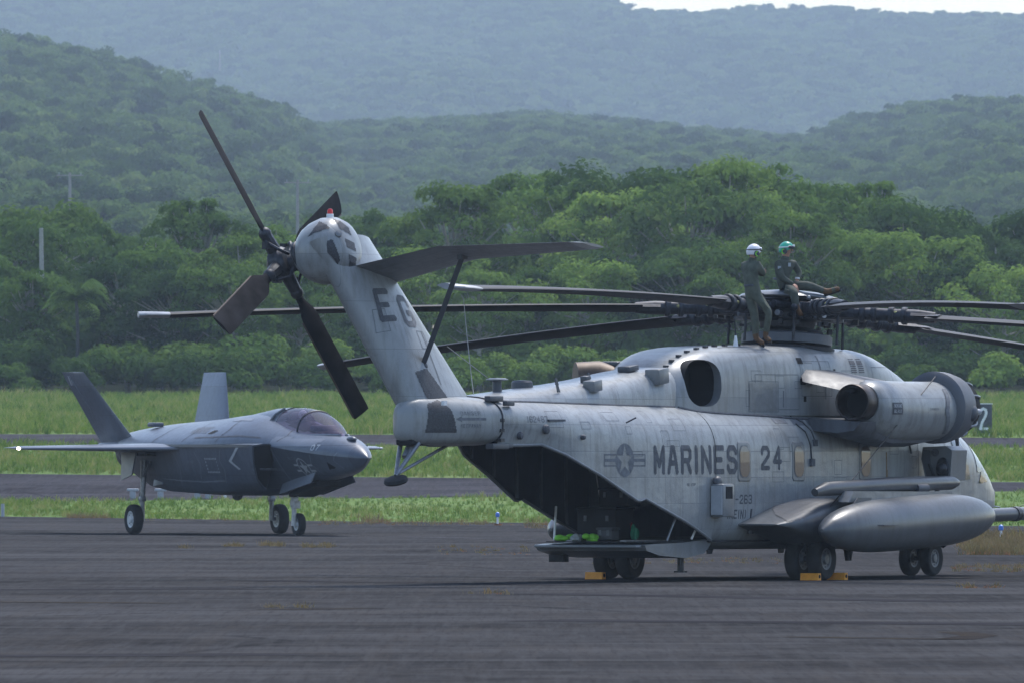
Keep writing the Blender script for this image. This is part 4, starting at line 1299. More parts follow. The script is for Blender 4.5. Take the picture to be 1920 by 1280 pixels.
# -------- sponsons and drop tanks
def sponson(sgn):
    def E_(u, v, w): return S(u, v * sgn, w)
    SPN = [(-1.55, 2.12, 1.0, 1.03), (-1.2, 2.28, .90, 1.13), (-.7, 2.38, .76, 1.27), (-.1, 2.42, .62, 1.40), (.8, 2.42, .56, 1.5), (3.5, 2.38, .55, 1.54), (4.8, 2.25, .58, 1.5), (5.5, 2.0, .7, 1.3), (5.9, 1.7, .9, 1.1)]
    rgs = []
    for i in range(34):
        u_ = -1.55 + 7.45 * i / 33
        vo, zb, zt = interp(SPN, u_)
        rr = []
        for k in range(24):
            a = 2 * math.pi * k / 24
            zc = (zb + zt) / 2
            vv = 1.2 + (vo - 1.2) * (0.5 + 0.5 * math.copysign(abs(math.cos(a)) ** .6, math.cos(a)))
            rr.append(E_(u_, vv, zc + (zt - zb) / 2 * math.copysign(abs(math.sin(a)) ** .55, math.sin(a))))
        rgs.append(rr)
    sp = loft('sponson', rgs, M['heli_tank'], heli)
    sb = bvh_of(fix_normals(sp))
    # sooty walk area on the rear slope
    dn = Vector((0, 0, 1))
    o = decal('walk_pad', in_poly([(0, .05), (.5, .0), (2.0, .0), (2.0, .85), (1.0, .95), (.4, .55)]), 2.1, .95, .025, E_(-.35, 1.86, 1.7), (1, 0, 0), (0, 1, 0), sb, M['heli_dark'], sp, .012)
    tk = []
    for i in range(31):
        x = -1 + 2 * i / 30
        r = .49 * max(0.0, 1 - abs(x) ** 3.6) ** .62
        r = max(r, .03)
        ct = E_(2.30 + 3.42 * x, 2.80, 1.03 + .12 * x)
        tk.append([ct + Vector((0, math.cos(a) * r, math.sin(a) * r)) for a in [2 * math.pi * k / 36 for k in range(36)]])
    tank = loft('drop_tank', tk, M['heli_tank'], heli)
    b = B()
    b.prism([E_(-.35, 2.78, .99), E_(.35, 3.32, .99), E_(.9, 3.33, .99), E_(.6, 2.78, .99)], (0, 0, .02))
    b.prism([E_(-.35, 2.78, 1.0), E_(.35, 2.78, 1.5), E_(.9, 2.78, 1.5), E_(.6, 2.78, 1.0)], (0, .02 * sgn, 0))
    b.build('tank_fin', M['heli_dark'], tank)
    B().prism([E_(0.2, 2.45, 1.42), E_(4.4, 2.45, 1.42), E_(4.35, 2.45, 1.60), E_(0.4, 2.45, 1.62)], (0, -.22 * sgn, 0)).build('tank_pylon', M['heli'], heli)
    b = B()
    b.path([E_(-.55, 2.36, 1.60), E_(-.1, 2.36, 1.66), E_(2.4, 2.36, 1.73), E_(4.9, 2.36, 1.76), E_(5.15, 2.36, 1.76)], [.07, .13, .14, .13, .07], 16)
    b.build('jettison_pipe', M['heli_tank'], heli)
    b = B(); b.path([E_(3.3, 2.45, 1.66), E_(3.6, 2.52, 1.66)], .09, 14); b.build('pipe_stub', M['heli_dark'], heli)
    return sp
sponson(1); sponson(-1)

# -------- landing gear: twin wheels each
def wheel(parent, c, axis, r, w, rim='rim', name='wheel', hubr=.52):
    e = B()
    prof = []
    for k in range(13):
        a = math.pi * k / 12
        prof.append((-w / 2 * math.cos(a) * (1 if True else 0), r - (r * .18) * (1 - abs(math.sin(a)) ** .55)))
    prof = [(-w / 2 * .8, r * hubr)] + prof + [(w / 2 * .8, r * hubr)]
    e.lathe(prof, c, axis, 36)
    e.f = e.f[:-2]; e.mi = e.mi[:-2]
    o = e.build(name, M['rubber'], parent)
    b = B()
    ax = Vector(axis).normalized()
    for sg in (-1, 1):
        b.lathe([(w * .30, r * hubr * 1.02), (w * .40, r * hubr * 1.0), (w * .36, r * hubr * .82), (w * .20, r * hubr * .72), (w * .22, r * .3), (w * .46, r * .22), (w * .48, 0)], c, ax * sg, 28)
    b.build('rim', M[rim], o)
    x, y, _ = basis(ax)
    b = B()
    for k in range(8):
        a = 2 * math.pi * k / 8
        for sg in (-1, 1):
            b.path([Vector(c) + ax * sg * w * .19 + (x * math.cos(a) + y * math.sin(a)) * r * .38, Vector(c) + ax * sg * w * .33 + (x * math.cos(a) + y * math.sin(a)) * r * .38], r * .05, 6)
    b.build('rim_bolts', M['metal_dark'] if rim == 'rim' else M['rim'], o)
    return o
YA = (0, 1, 0)
for vv in (1.98, -1.98):
    for dv in (-.23, .23): wheel(heli, S(0, vv + dv, .385), YA, .385, .26)
    b = B()
    b.path([S(0, vv - .3, .385), S(0, vv + .3, .385)], .06, 10); b.path([S(0, vv, .385), S(.1, vv, 1.0)], [.07, .1], 12)
    b.path([S(-.05, vv + .05, .42), S(-.5, vv, .85)], .04, 8); b.box(S(.12, vv, .62), (.14, .14, .2))
    b.build('main_gear_leg', M['metal_dark'], heli)
for dv in (-.22, .22): wheel(heli, S(8.31, dv, .33), YA, .33, .2)
b = B()
b.path([S(8.31, -.3, .33), S(8.31, .3, .33)], .05, 10); b.path([S(8.31, 0, .33), S(8.2, 0, .9)], [.06, .09], 12); b.path([S(8.31, 0, .4), S(8.75, 0, .7)], .035, 8)
b.box(S(8.5, .16, .6), (.12, .1, .14)); b.ball(S(8.52, .36, .58), .06)
b.build('nose_gear_leg', M['metal_dark'], heli)

# -------- ramp, lowered level behind the hold
b = B()
prof = [(-4.78, .66), (-4.7, .56), (-4.2, .47), (-3.2, .42), (-2.5, .50), (-2.25, .66), (-2.3, .76), (-3.3, .70), (-4.5, .68)]
b.prism([S(u_, 1.12, w_) for u_, w_ in prof], S(0, -2.24, 0))
ramp = b.build('ramp', M['heli_smooth'], heli, 30)
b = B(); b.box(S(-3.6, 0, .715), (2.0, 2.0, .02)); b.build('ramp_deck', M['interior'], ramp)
for vv in (-.55, .55): B().box(S(-3.6, vv, .735), (1.9, .12, .03)).build('roller_track', M['metal'], ramp)
B().box(S(-4.8, 0, .64), (.35, 2.1, .05), None, .02).build('ramp_lip', M['heli'], ramp)
for (u0, v0, w0, u1, v1, w1) in ((-3.0, 1.12, .76, -2.75, 1.25, 1.25), (-3.9, 1.1, .74, -3.55, 1.22, 1.45), (-4.1, -1.1, .74, -3.85, -1.2, 1.35)):
    b = B(); b.path([S(u0, v0, w0), S(u1, v1, w1)], .022, 8); b.build('ramp_stay', M['white'] if u0 > -3.5 or v0 < 0 else M['metal'], heli)
B().box(S(-4.3, -.9, .42), (.2, .3, .14)).build('ramp_foot', M['rubber'], ramp)
b = B(); b.path([S(-3.0, .9, .45), S(-3.0, .9, .18)], .06, 10); b.box(S(-3.0, .9, .17), (.14, .2, .03)); b.build('ramp_jack', M['metal_dark'], ramp)
# small things under the belly
b = B(); b.path([S(3.6, .9, .58), S(3.6, .9, .32)], [.1, .06], 10); b.build('belly_drain', M['metal_dark'], heli)
for uu in (-1.6, 1.2, 2.4, 5.2): B().prism([S(uu, .7, .58), S(uu + .25, .7, .58), S(uu + .2, .7, .48), S(uu + .02, .7, .48)], (0, .02, 0)).build('belly_antenna', M['heli_dark'], heli)

# -------- cabin windows, doors, boxes
fb = bvh_of(fus); ab = bvh_of(aft)
def rrect(w, h, r):
    def f(x, y):
        dx = max(abs(x - w / 2) - (w / 2 - r), 0); dy = max(abs(y - h / 2) - (h / 2 - r), 0)
        return dx * dx + dy * dy <= r * r
    return f
def side_window(u_, w_, W=.36, Hh=.56):
    fr = decal('window', rrect(W + .12, Hh + .16, .07), W + .12, Hh + .16, .02, S(u_, 1.6, w_), (1, 0, 0), (0, 0, 1), fb, M['heli_smooth'], heli, .010)
    sol = fr.modifiers.new('rim', 'SOLIDIFY'); sol.thickness = .02; sol.offset = -1
    decal('window_seal', rrect(W + .03, Hh + .03, .15), W + .03, Hh + .03, .016, S(u_, 1.6, w_), (1, 0, 0), (0, 0, 1), fb, M['print_soft'], fr, .014)
    decal('pane', rrect(W, Hh, .14), W, Hh, .016, S(u_, 1.6, w_), (1, 0, 0), (0, 0, 1), fb, M['pane'], fr, .020)
for u_ in (-1.40, .73, 3.39): side_window(u_, 2.16)
# cockpit glazing
for nm, poly, (cu, cw), mat in (('side_window', [(0, 0), (.75, .05), (.62, .5), (.35, 1.05), (.05, 1.0)], (7.45, 2.3), 'pane_pale'),
                                ('chin_window', [(0, 0), (.5, .02), (.3, .42)], (8.55, 1.95), 'pane_dark'),
                                ('quarter_window', [(0, .0), (.45, 0), (.2, .62), (0, .7)], (8.45, 2.3), 'pane_pale')):
    w_ = max(p[0] for p in poly); h_ = max(p[1] for p in poly)
    fr = decal(nm, in_poly(poly), w_, h_, .02, S(cu, 1.9, cw), (1, 0, 0), (0, 0, 1), fb, M[mat], heli, .012)
windv = S(.78, .25, .58).normalized(); wr = Vector((0, 0, 1)).cross(windv).normalized(); wu = windv.cross(wr)
for sx_ in (-.55, .55):
    decal('windscreen', rrect(.9, .75, .1), .9, .75, .04, S(8.9, 0, 2.4) - wr * sx_, wr, wu, fb, M['pane_dark'], heli, .012)
# door outline and rails as recessed dark seams
def seam_rect(u0, u1, w0, w1, t=.018, bvh=fb, parent=heli, mat='print_soft', vv=1.7):
    W, Hh = u1 - u0, w1 - w0
    decal('panel_seam', lambda x, y: x < t or x > W - t or y < t or y > Hh - t, W, Hh, t * .8, S((u0 + u1) / 2, vv, (w0 + w1) / 2), (1, 0, 0), (0, 0, 1), bvh, M[mat], parent, .003)
seam_rect(5.55, 6.75, .95, 2.55); seam_rect(-.3, 1.3, 3.1, 3.75, .016, hb); seam_rect(-.55, .55, 3.06, 3.62, .014, hb)
seam_rect(1.4, 2.6, 3.35, 4.0, .014, hb); seam_rect(4.3, 5.3, 3.3, 3.9, .014, hb)
# access panel, paler, on the housing; square vents, louvre panels
decal('access_panel', lambda x, y: True, 1.05, .5, .06, S(.0, 1.5, 3.34), (1, 0, 0), (0, 0, 1), hb, M['heli'], heli, .008)
for u_, w_, a_, c_ in ((1.45, 4.0, .2, .11), (1.45, 3.62, .2, .11), (1.52, 3.3, .1, .1), (2.1, 3.82, .08, .03), (2.75, 3.84, .08, .03)):
    decal('vent_opening', lambda x, y: True, a_, c_, .02, S(u_, 1.6, w_), (1, 0, 0), (0, 0, 1), hb, M['black'], heli, .006)
for u_ in (3.55, 3.85):
    decal('louvre', lambda x, y: (y % .035) < .02, .22, .26, .0175, S(u_, 1.6, 3.92), (1, 0, 0), (0, 0, 1), hb, M['print'], heli, .006)
# flare dispenser box low on the side
b = B(); b.box(S(-2.45, 1.47, 1.46), (.44, .26, .60), None, .03); disp = b.build('flare_dispenser', M['heli'], heli)
b = B(); b.box(S(-2.45, 1.606, 1.60), (.24, .012, .22)); b.build('dispenser_opening', M['black'], disp)
b = B(); b.ball(S(-2.55, 1.42, 1.80), (.12, .08, .1)); b.build('dispenser_plug', M['heli_dark'], disp)
B().box(S(-2.678, 1.47, 1.46), (.03, .22, .52)).build('dispenser_face', M['star_grey'], disp)
# jammer turret box on the forward sponson
b = B()
b.prism([S(5.35, 1.62, 1.78), S(5.35, 2.12, 1.80), S(5.35, 2.16, 2.36), S(5.35, 2.02, 2.44), S(5.35, 1.55, 2.42), S(5.35, 1.52, 2.2)], (.62, 0, 0))
jam = b.build('jammer_box', M['heli_smooth'], heli, 25)
b = B(); b.prism([S(5.34, 1.66, 1.82), S(5.34, 1.84, 1.84), S(5.34, 1.72, 2.12), S(5.34, 1.72, 2.36), S(5.34, 1.56, 2.38), S(5.34, 1.54, 2.2)], (-.01, 0, 0)); b.build('dark_side_panel', M['heli_dark'], jam)
b = B(); b.lathe([(0, .16), (.04, .17), (.06, .15)], S(5.36, 1.98, 2.02), (-1, 0, 0), 20, .8, 1.25); b.ball(S(5.26, 1.99, 2.02), .11); b.build('turret', M['metal_dark'], jam)
b = B(); b.lathe([(0, .07), (.02, .075), (.025, .04), (.012, .035), (.012, 0)], S(5.35, 1.82, 2.32), (-1, 0, 0), 16); b.build('lens', M['print'], jam)
b = B(); b.path([S(5.45, 1.8, 1.6), S(5.45, 1.8, 1.8)], .05, 8); b.path([S(4.6, 2.2, 1.72), S(5.3, 1.7, 2.1)], .015, 6); b.build('jammer_mount', M['metal_dark'], jam)
# refuelling probe and nose sensors
b = B(); b.path([S(7.6, 1.35, 1.12), S(9.4, 1.42, 1.16), S(13.2, 1.42, 1.20)], [.13, .125, .12], 16); b.build('refuelling_probe', M['heli_tank'], heli)
b = B(); b.path([S(9.35, 1.42, 1.16), S(9.5, 1.42, 1.162)], .14, 16); b.build('probe_collar', M['metal_dark'], heli)
b = B(); b.ball(S(9.75, .62, 1.52), (.26, .18, .2)); b.build('nose_pod', M['heli_dark'], heli)
b = B(); b.path([S(10.0, .6, 1.35), S(10.15, .62, 1.05)], .03, 8); b.path([S(10.2, .55, 1.3), S(10.5, .55, 1.28), S(10.55, .55, 1.0)], .018, 6); b.build('pitot_tube', M['metal'], heli)
# cables and short fittings on the side
def cable(pts, r=.012, mat='cable', name='cable', bvh=None, off=.012):
    out = []
    for p in pts:
        if bvh:
            hit = bvh.ray_cast(S(p[0], 3.0, p[1]), Vector((0, 1, 0)))[0]
            out.append(hit + Vector((0, -off, 0)))
        else: out.append(S(*p))
    return B().path(out, r, 6).build(name, M[mat], heli)
cable([(1.0, 2.98), (1.25, 2.88), (1.4, 2.72), (1.42, 2.55)], .014, 'cable', 'cable', fb); cable([(.95, 2.85), (1.15, 2.7), (1.22, 2.45), (1.23, 2.2)], .014, 'cable', 'cable', fb)
B().box(S(1.42, 1.34, 2.5), (.14, .05, .12)).build('cable_plug', M['print'], heli); B().box(S(1.23, 1.385, 2.14), (.14, .05, .14)).build('cable_plug', M['print'], heli)
cable([(-1.12, 1.30), (-1.12, .95)], .018, 'print', 'grab_handle', fb); B().box(S(-1.15, 1.36, .9), (.12, .06, .1)).build('handle_foot', M['print'], heli)
cable([(5.2, 2.55), (5.25, 2.3)], .02, 'print', 'grab_handle', fb)
def aknob(u_, w_, r, mat='print'):
    hit = ab.ray_cast(S(u_, 3, w_), Vector((0, 1, 0)))[0]
    if hit: B().lathe([(0, r), (.05, r), (.07, r * .8), (.08, 0)], hit, (0, -1, 0), 16).build('round_port', M[mat], heli)
aknob(-8.25, 2.74, .085); aknob(-8.95, 2.63, .07); aknob(-7.1, 2.60, .045); B().box(S(-7.85, .98, 2.90), (.6, .05, .035)).build('static_bar', M['print'], heli)
b = B(); b.path([S(-5.6, 1.18, 2.86), S(-5.45, 1.3, 2.95)], .015, 6); b.build('side_aerial', M['metal_dark'], heli)
b = B(); b.path([S(6.35, 1.75, 2.6), S(6.5, 1.7, 2.35), S(6.3, 1.4, 2.25)], .04, 8); b.build('drain_hose', M['print'], heli)

# -------- print on the side
def star(w, h):
    """roundel with bars"""
    cx, cy, r = w / 2, h / 2, h / 2
    pts = [(cx + math.sin(2 * math.pi * k / 10) * (r * .93 if k % 2 == 0 else r * .36), cy + math.cos(2 * math.pi * k / 10) * (r * .93 if k % 2 == 0 else r * .36)) for k in range(10)]
    st = in_poly(pts)
    def f(x, y):
        d = math.hypot(x - cx, y - cy)
        if st(x, y): return False
        if d < r: return True
        if abs(y - cy) < h * .20 and d >= r:
            e = .028
            return abs(y - cy) > h * .20 - e or x < e or x > w - e or abs(y - cy) < h * .045
        return False
    return f
def side_text(txt, u0, u1, w0, w1, bvh, mat='print', stroke=.16, gap=.28, res=.014, parent=heli):
    return decal('lettering', text_fn(txt, u1 - u0, w1 - w0, gap, stroke), u1 - u0, w1 - w0, res, S((u0 + u1) / 2, 1.9, (w0 + w1) / 2), (1, 0, 0), (0, 0, 1), bvh, M[mat], parent)
# joined surface for print that crosses from the rear to the forward body
jv = [v.co.copy() for v in fus.data.vertices]; jf = [list(p.vertices) for p in fus.data.polygons]
k0 = len(jv); jv += [v.co.copy() for v in aft.data.vertices]; jf += [[i + k0 for i in p.vertices] for p in aft.data.polygons]
jb = BVHTree.FromPolygons(jv, jf)
side_text('MARINES', -4.75, -1.66, 1.93, 2.46, jb, 'print', .19, .22)
side_text('24', -.75, .07, 2.0, 2.45, jb, 'print', .19, .35)
side_text('VMM-263', -2.25, -1.10, 1.39, 1.56, jb, 'print', .17, .28, .01); side_text('(REIN)', -2.02, -1.30, 1.12, 1.29, jb, 'print', .17, .28, .01)
side_text('162487', -8.78, -8.12, 2.86, 2.98, jb, 'print_soft', .17, .28, .01)
decal('national_insignia', star(1.36, .60), 1.36, .60, .014, S(-5.72, 1.9, 2.19), (1, 0, 0), (0, 0, 1), jb, M['print_soft'], heli)
decal('arrow_mark', lambda x, y: (abs(y - .05) < .02 and x > .1) or (x < .14 and abs(y - .05) < x * .38), .75, .1, .012, S(-10.35, 1.6, 2.92), (1, 0, 0), (0, 0, 1), cb, M['print_soft'], heli)
for t_, w_ in (('DANGER', 3.02), ('KEEPAWAY', 2.80)): decal('lettering', text_fn(t_, .5, .07, .3, .18), .5, .07, .01, S(-10.35, 1.6, w_), (1, 0, 0), (0, 0, 1), cb, M['print_soft'], heli)
# tail code: letters run with the pylon
pr_ = Vector((1, 0, 0)); pu = (PA - EX * PA.dot(EX)).normalized()
tl = PA; tr_ = (EX - PA * EX.dot(PA)).normalized()
nn = tr_.cross(tl)
ln_ = EX.cross(pu)
for ch_, t_, off_ in (('E', .585, -.42), ('G', .55, .24)):
    decal('lettering', text_fn(ch_, .48, .62, .3, .18), .48, .62, .016, pyl(t_) + EX * off_ + ln_ * .6, EX, pu, pb, M['print'] if ch_ == 'E' else M['print_soft'], heli, .006, 1.0)
# oil streak door seams on the pylon
for t_, off_, W, Hh in ((.50, -.75, .34, .42), (.38, .2, .28, .34), (.27, .1, .03, 1.0)):
    decal('panel_seam', (lambda W, Hh: lambda x, y: x < .016 or x > W - .016 or y < .016 or y > Hh - .016)(W, Hh), W, Hh, .013, pyl(t_) + EX * off_ + ln_ * .6, EX, pu, pb, M['print_soft'], heli, .004, 1.0)

# dark strip added for the shadow line in the gap under spine and housing
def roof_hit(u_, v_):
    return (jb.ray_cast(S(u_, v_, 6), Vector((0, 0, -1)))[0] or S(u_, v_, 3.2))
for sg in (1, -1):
    B().path([roof_hit(u_, (interp(SP, u_)[0] + .015) * sg) + Vector((0, 0, .005)) for u_ in [x * .3 - 9.3 for x in range(22)]], .022, 6).build('roof_gap_shade', M['print'], heli)
    B().path([roof_hit(u_, (interp(HP, u_)[0] + .015) * sg) + Vector((0, 0, .005)) for u_ in [x * .3 - 2.9 for x in range(32)]], .026, 6).build('roof_gap_shade', M['print'], heli)
# small hatches and stencils scattered over side and housing
M['rust'] = plain('rust_streak', (0.22, 0.15, 0.08), 0.8, 0, 0.3, 10)
rh = random.Random(21)
for k in range(15):
    u0 = rh.uniform(-1.2, 6.2); w0 = rh.uniform(.95, 2.7); seam_rect(u0, u0 + rh.uniform(.18, .5), w0, w0 + rh.uniform(.14, .4), .011, fb)
for k in range(9):
    u0 = rh.uniform(-.8, 4.8); w0 = rh.uniform(3.1, 3.75); seam_rect(u0, u0 + rh.uniform(.15, .45), w0, w0 + rh.uniform(.12, .3), .011, hb)
for k in range(10):
    u0 = rh.uniform(-8.5, -3.0); w0 = max(2.55, 3.0 + rh.uniform(-.4, .1)) if u0 < -6 else rh.uniform(2.0, 2.9); seam_rect(u0, u0 + rh.uniform(.18, .5), w0, w0 + rh.uniform(.1, .3), .011, jb)
for u_, w_, W, Hh, m in ((4.25, 2.05, .05, .55, 'rust'), (4.28, 1.75, .03, .5, 'rust'), (2.2, 3.95, .05, .3, 'print_soft'), (2.35, 3.5, .04, .4, 'print_soft'), (.72, 3.3, .04, .3, 'print_soft')):
    decal('stain', lambda x, y: True, W, Hh, .02, S(u_, 1.9, w_), (1, 0, 0), (0, 0, 1), hb if w_ > 3 else fb, M[m], heli, .004)
for u0, v0 in ((.4, 1.13), (1.1, 1.15), (1.7, 1.15)):
    decal('non_slip_patch', lambda x, y: True, .5, .10, .05, S(u0, v0, 3.6), (1, 0, 0), (0, 1, 0), fb, M['print_soft'], heli, .006, 1.0)
for u_, w_ in ((3.9, 1.45), (5.0, 1.2), (-.6, 1.2), (2.0, 1.75), (5.3, 2.62), (2.4, 2.62), (-3.4, 1.75)):
    decal('lettering', text_fn('NO STEP', .32, .05, .3, .2), .32, .05, .01, S(u_, 1.9, w_), (1, 0, 0), (0, 0, 1), jb, M['print_soft'], heli)

# -------- main rotor: seven drooping blades, mast tilted forward
MU, MW = 2.91, 4.90
TILT = Matrix.Translation(S(MU, 0, MW)) @ Matrix.Rotation(R(5), 4, 'Y')
b = B()
b.lathe([(-.70, .55), (-.62, .62), (-.5, .4), (-.35, .36), (-.3, .5), (-.2, .52), (-.15, .62), (.12, .62), (.2, .48), (.3, .4)], (0, 0, 0), (0, 0, 1), 28)
rr = random.Random(3)
az = [R(85.2 + 51.4286 * k) - HA for k in range(7)]
for a in az:
    d = Vector((math.cos(a), math.sin(a), 0)); t = Vector((-d.y, d.x, 0)); m3 = Matrix.Rotation(a, 3, 'Z')
    b.box(d * .75 + Vector((0, 0, .0)), (.5, .34, .26), m3, .04); b.path([d * .9 - t * .2, d * .9 + t * .2], .12, 12)
    b.box(d * 1.12, (.36, .24, .2), m3, .03); b.path([d * 1.0 + t * .26 + Vector((0, 0, .06)), d * .45 + t * .42 + Vector((0, 0, .06))], [.075, .06], 10)
    b.path([d * 1.05 - t * .28, d * 1.05 - t * .30 - Vector((0, 0, .62))], .028, 6); b.ball(d * 1.05 - t * .3, .07, 8, 6)
    for _ in range(9):
        b.box(d * rr.uniform(.5, 1.35) + t * rr.uniform(-.3, .3) + Vector((0, 0, rr.uniform(-.3, .22))), (rr.uniform(.05, .14), rr.uniform(.04, .1), rr.uniform(.04, .12)), m3)
    b.path([d * .5 + t * .1 + Vector((0, 0, .2)), d * .95 + t * .2 + Vector((0, 0, .17)), d * 1.2 + Vector((0, 0, .14))], .018, 6)
hub = b.build('main_rotor_hub', M['metal_dark'], heli); hub.matrix_local = TILT
b = B(); b.lathe([(.20, .30), (.22, .92), (.24, .94), (.29, .88), (.35, .64), (.39, .3), (.40, 0)], (0, 0, 0), (0, 0, 1), 40); b.build('hub_cap', M['heli_smooth'], hub)
b = B(); b.lathe([(-.62, .78), (-.60, .84), (-.44, .84), (-.42, .8), (-.42, .5)], (0, 0, 0), (0, 0, 1), 40); b.build('swashplate', M['stab'], hub)
b = B()
for k in range(7):
    a = az[k]; d = Vector((math.cos(a), math.sin(a), 0)); b.ball(d * 1.0 + Vector((0, 0, .2)), .045, 8, 6); b.ball(d * 1.15 + Vector((0, 0, .12)), .035, 8, 6)
    t = Vector((-d.y, d.x, 0)); b.path([d * .8 + t * .3 + Vector((0, 0, -.1)), d * .98 + t * .33 + Vector((0, 0, -.1))], .055, 10)
b.build('hub_fittings', M['metal'], hub)
b = B(); b.lathe([(-.66, .9), (-.78, .8), (-.80, .5)], (0, 0, 0), (0, 0, 1), 32)
for k in range(6):
    a = k * 1.05; b.path([(math.cos(a) * .6, math.sin(a) * .6, -.6), (math.cos(a) * .7, math.sin(a) * .7, -.9)], .05, 8)
b.build('mast_fairing', M['heli_dark'], hub)
RB, DROOP = 12.04, 0.72
def blade_mesh():
    rgs = []
    for i in range(31):
        r = 2.75 + (RB - .55 - 2.75) * i / 30
        q = (r - 1.2) / (RB - 1.2)
        z = -DROOP * (0.55 * q + 0.45 * q * q)
        tw = R(8 - 12 * q)
        ch, th = .76, .115
        rg_ = []
        for k in range(20):
            a = 2 * math.pi * k / 20
            x = math.cos(a); yy = x * ch / 2 - .10; zz = math.sin(a) * th / 2 * (1 - .8 * max(0, -x) ** 1.4)
            rg_.append((r, yy * math.cos(tw) - zz * math.sin(tw), z + yy * math.sin(tw) + zz * math.cos(tw)))
        rgs.append(rg_)
    return rgs
bz = lambda r: -DROOP * (0.55 * ((r - 1.2) / (RB - 1.2)) + 0.45 * ((r - 1.2) / (RB - 1.2)) ** 2)
bl0 = loft('main_rotor_blade', blade_mesh(), M['blade'], heli, smooth=35)
b = B()
b.path([(1.05, 0, 0), (1.35, 0, bz(1.35)), (1.9, 0, bz(1.9)), (2.5, -.02, bz(2.5)), (2.85, -.03, bz(2.85))], [.13, .115, .12, .13, .10], 14)
for r in (1.4, 1.62, 1.95, 2.2): b.lathe([(0, .15), (.02, .165), (.08, .165), (.1, .15)], (r, 0, bz(r)), (1, 0, 0), 14)
b.add([(2.4, .16, bz(2.4)), (2.4, -.16, bz(2.4)), (3.0, -.48, bz(3.0)), (3.0, .28, bz(3.0)), (2.4, .14, bz(2.4) + .06), (2.4, -.14, bz(2.4) + .06), (3.0, -.2, bz(3) + .055), (3.0, .2, bz(3) + .055)],
      [(3, 2, 1, 0), (4, 5, 6, 7), (0, 4, 7, 3), (1, 2, 6, 5), (0, 1, 5, 4), (2, 3, 7, 6)])
cuff0 = b.build('blade_cuff', M['metal_dark'], bl0)
b = B()
for r, a in ((1.52, .6), (2.05, .2), (2.1, 2.7)): b.ball((r, math.cos(a) * .10, bz(r) + math.sin(a) * .10), (.06, .035, .035), 8, 6)
yb0 = b.build('cuff_marks', M['yellowish'], bl0)
last = blade_mesh()[-1]
r2 = [(RB - .12, p[1] * .8 + (-.06), p[2] + -.012) for p in last]; r3 = [(RB, p[1] * .45 - .14, p[2] - .015) for p in last]
tip0 = loft('blade_tip', [[(p[0] + .003, p[1], p[2]) for p in last], r2, r3], M['tipcap'], bl0, smooth=35)
strip_v, strip_f = [], []
for k, a in enumerate(az):
    o = bl0 if k == 0 else copy_tree(bl0, heli)
    o.matrix_local = TILT @ Matrix.Rotation(a, 4, 'Z')
# aerial wires and blade tie line
def wire(name, p0, p1, r=.009, sag=.0, mat='rope'):
    a, c = S(*p0), S(*p1)
    return B().path([a.lerp(c, t) - Vector((0, 0, sag * 4 * t * (1 - t))) for t in [i / 8 for i in range(9)]], r, 5).build(name, M[mat], heli)
wire('tie_line', (-9.3, .1, 3.36), (-8.4, -.6, 5.06), .008, .08); wire('aerial_wire', (-9.9, -.1, 4.2), (-8.0, -.1, 3.5), .008)
wire('tie_line', (.1, 2.35, 1.35), (4.2, 2.4, 3.72), .010, .02, 'cable')
wire('tie_line', (9.9, 1.0, 1.2), (13.5, 2.0, 2.3), .008, .05, 'cable'); wire('tie_line', (5.6, 5.4, 4.55), (5.4, 5.2, 3.9), .010, .0, 'cable')
B().path([S(-.2, .55, 4.25), S(-.2, .55, 4.45)], [.05, .02], 10).build('roof_aerial', M['white'], heli)
B().path([S(-.2, .55, 4.4), S(-.15, .5, 4.8)], .012, 6).build('tie_post', M['metal_dark'], heli)
# ------------------------------------------------------------------ the fighter jet: same local frame (x forward, y port, z up), origin between the main wheels
JA = R(-66)
jet = empty('fighter_jet', (-8.23, 383.7, 0), JA, 'grey stealth fighter jet taxiing with canted twin tails and nose gear doors open', 'jet')
def jring(u, cw, cz, tz, bz, bw, n=44, eu=2.0, sh=0.0):
    """chined body section: domed above the chine line, flat sloping sides and flat belly below"""
    half = []
    m = n // 2
    for k in range(m + 1):
        t = k / m
        if t < .45:        # belly centre -> chine
            q = t / .45
            if q < .4: y, z = bw * q / .4, bz + .05 * (q / .4) ** 3
            else:
                r = (q - .4) / .6
                y = bw + (cw - bw) * (r ** .85); z = bz + .05 + (cz - bz - .05) * (r ** 1.1)
        else:
            a = (t - .45) / .55 * math.pi / 2
            y = cw * max(0.0, math.cos(a)) ** (2 / eu) * (1 - sh * math.sin(2 * a)); z = cz + (tz - cz) * math.sin(a) ** (2 / eu)
        half.append((u, y, z))
    return [(u, -y, z) for (_, y, z) in half[::-1]] + half[1:-1]
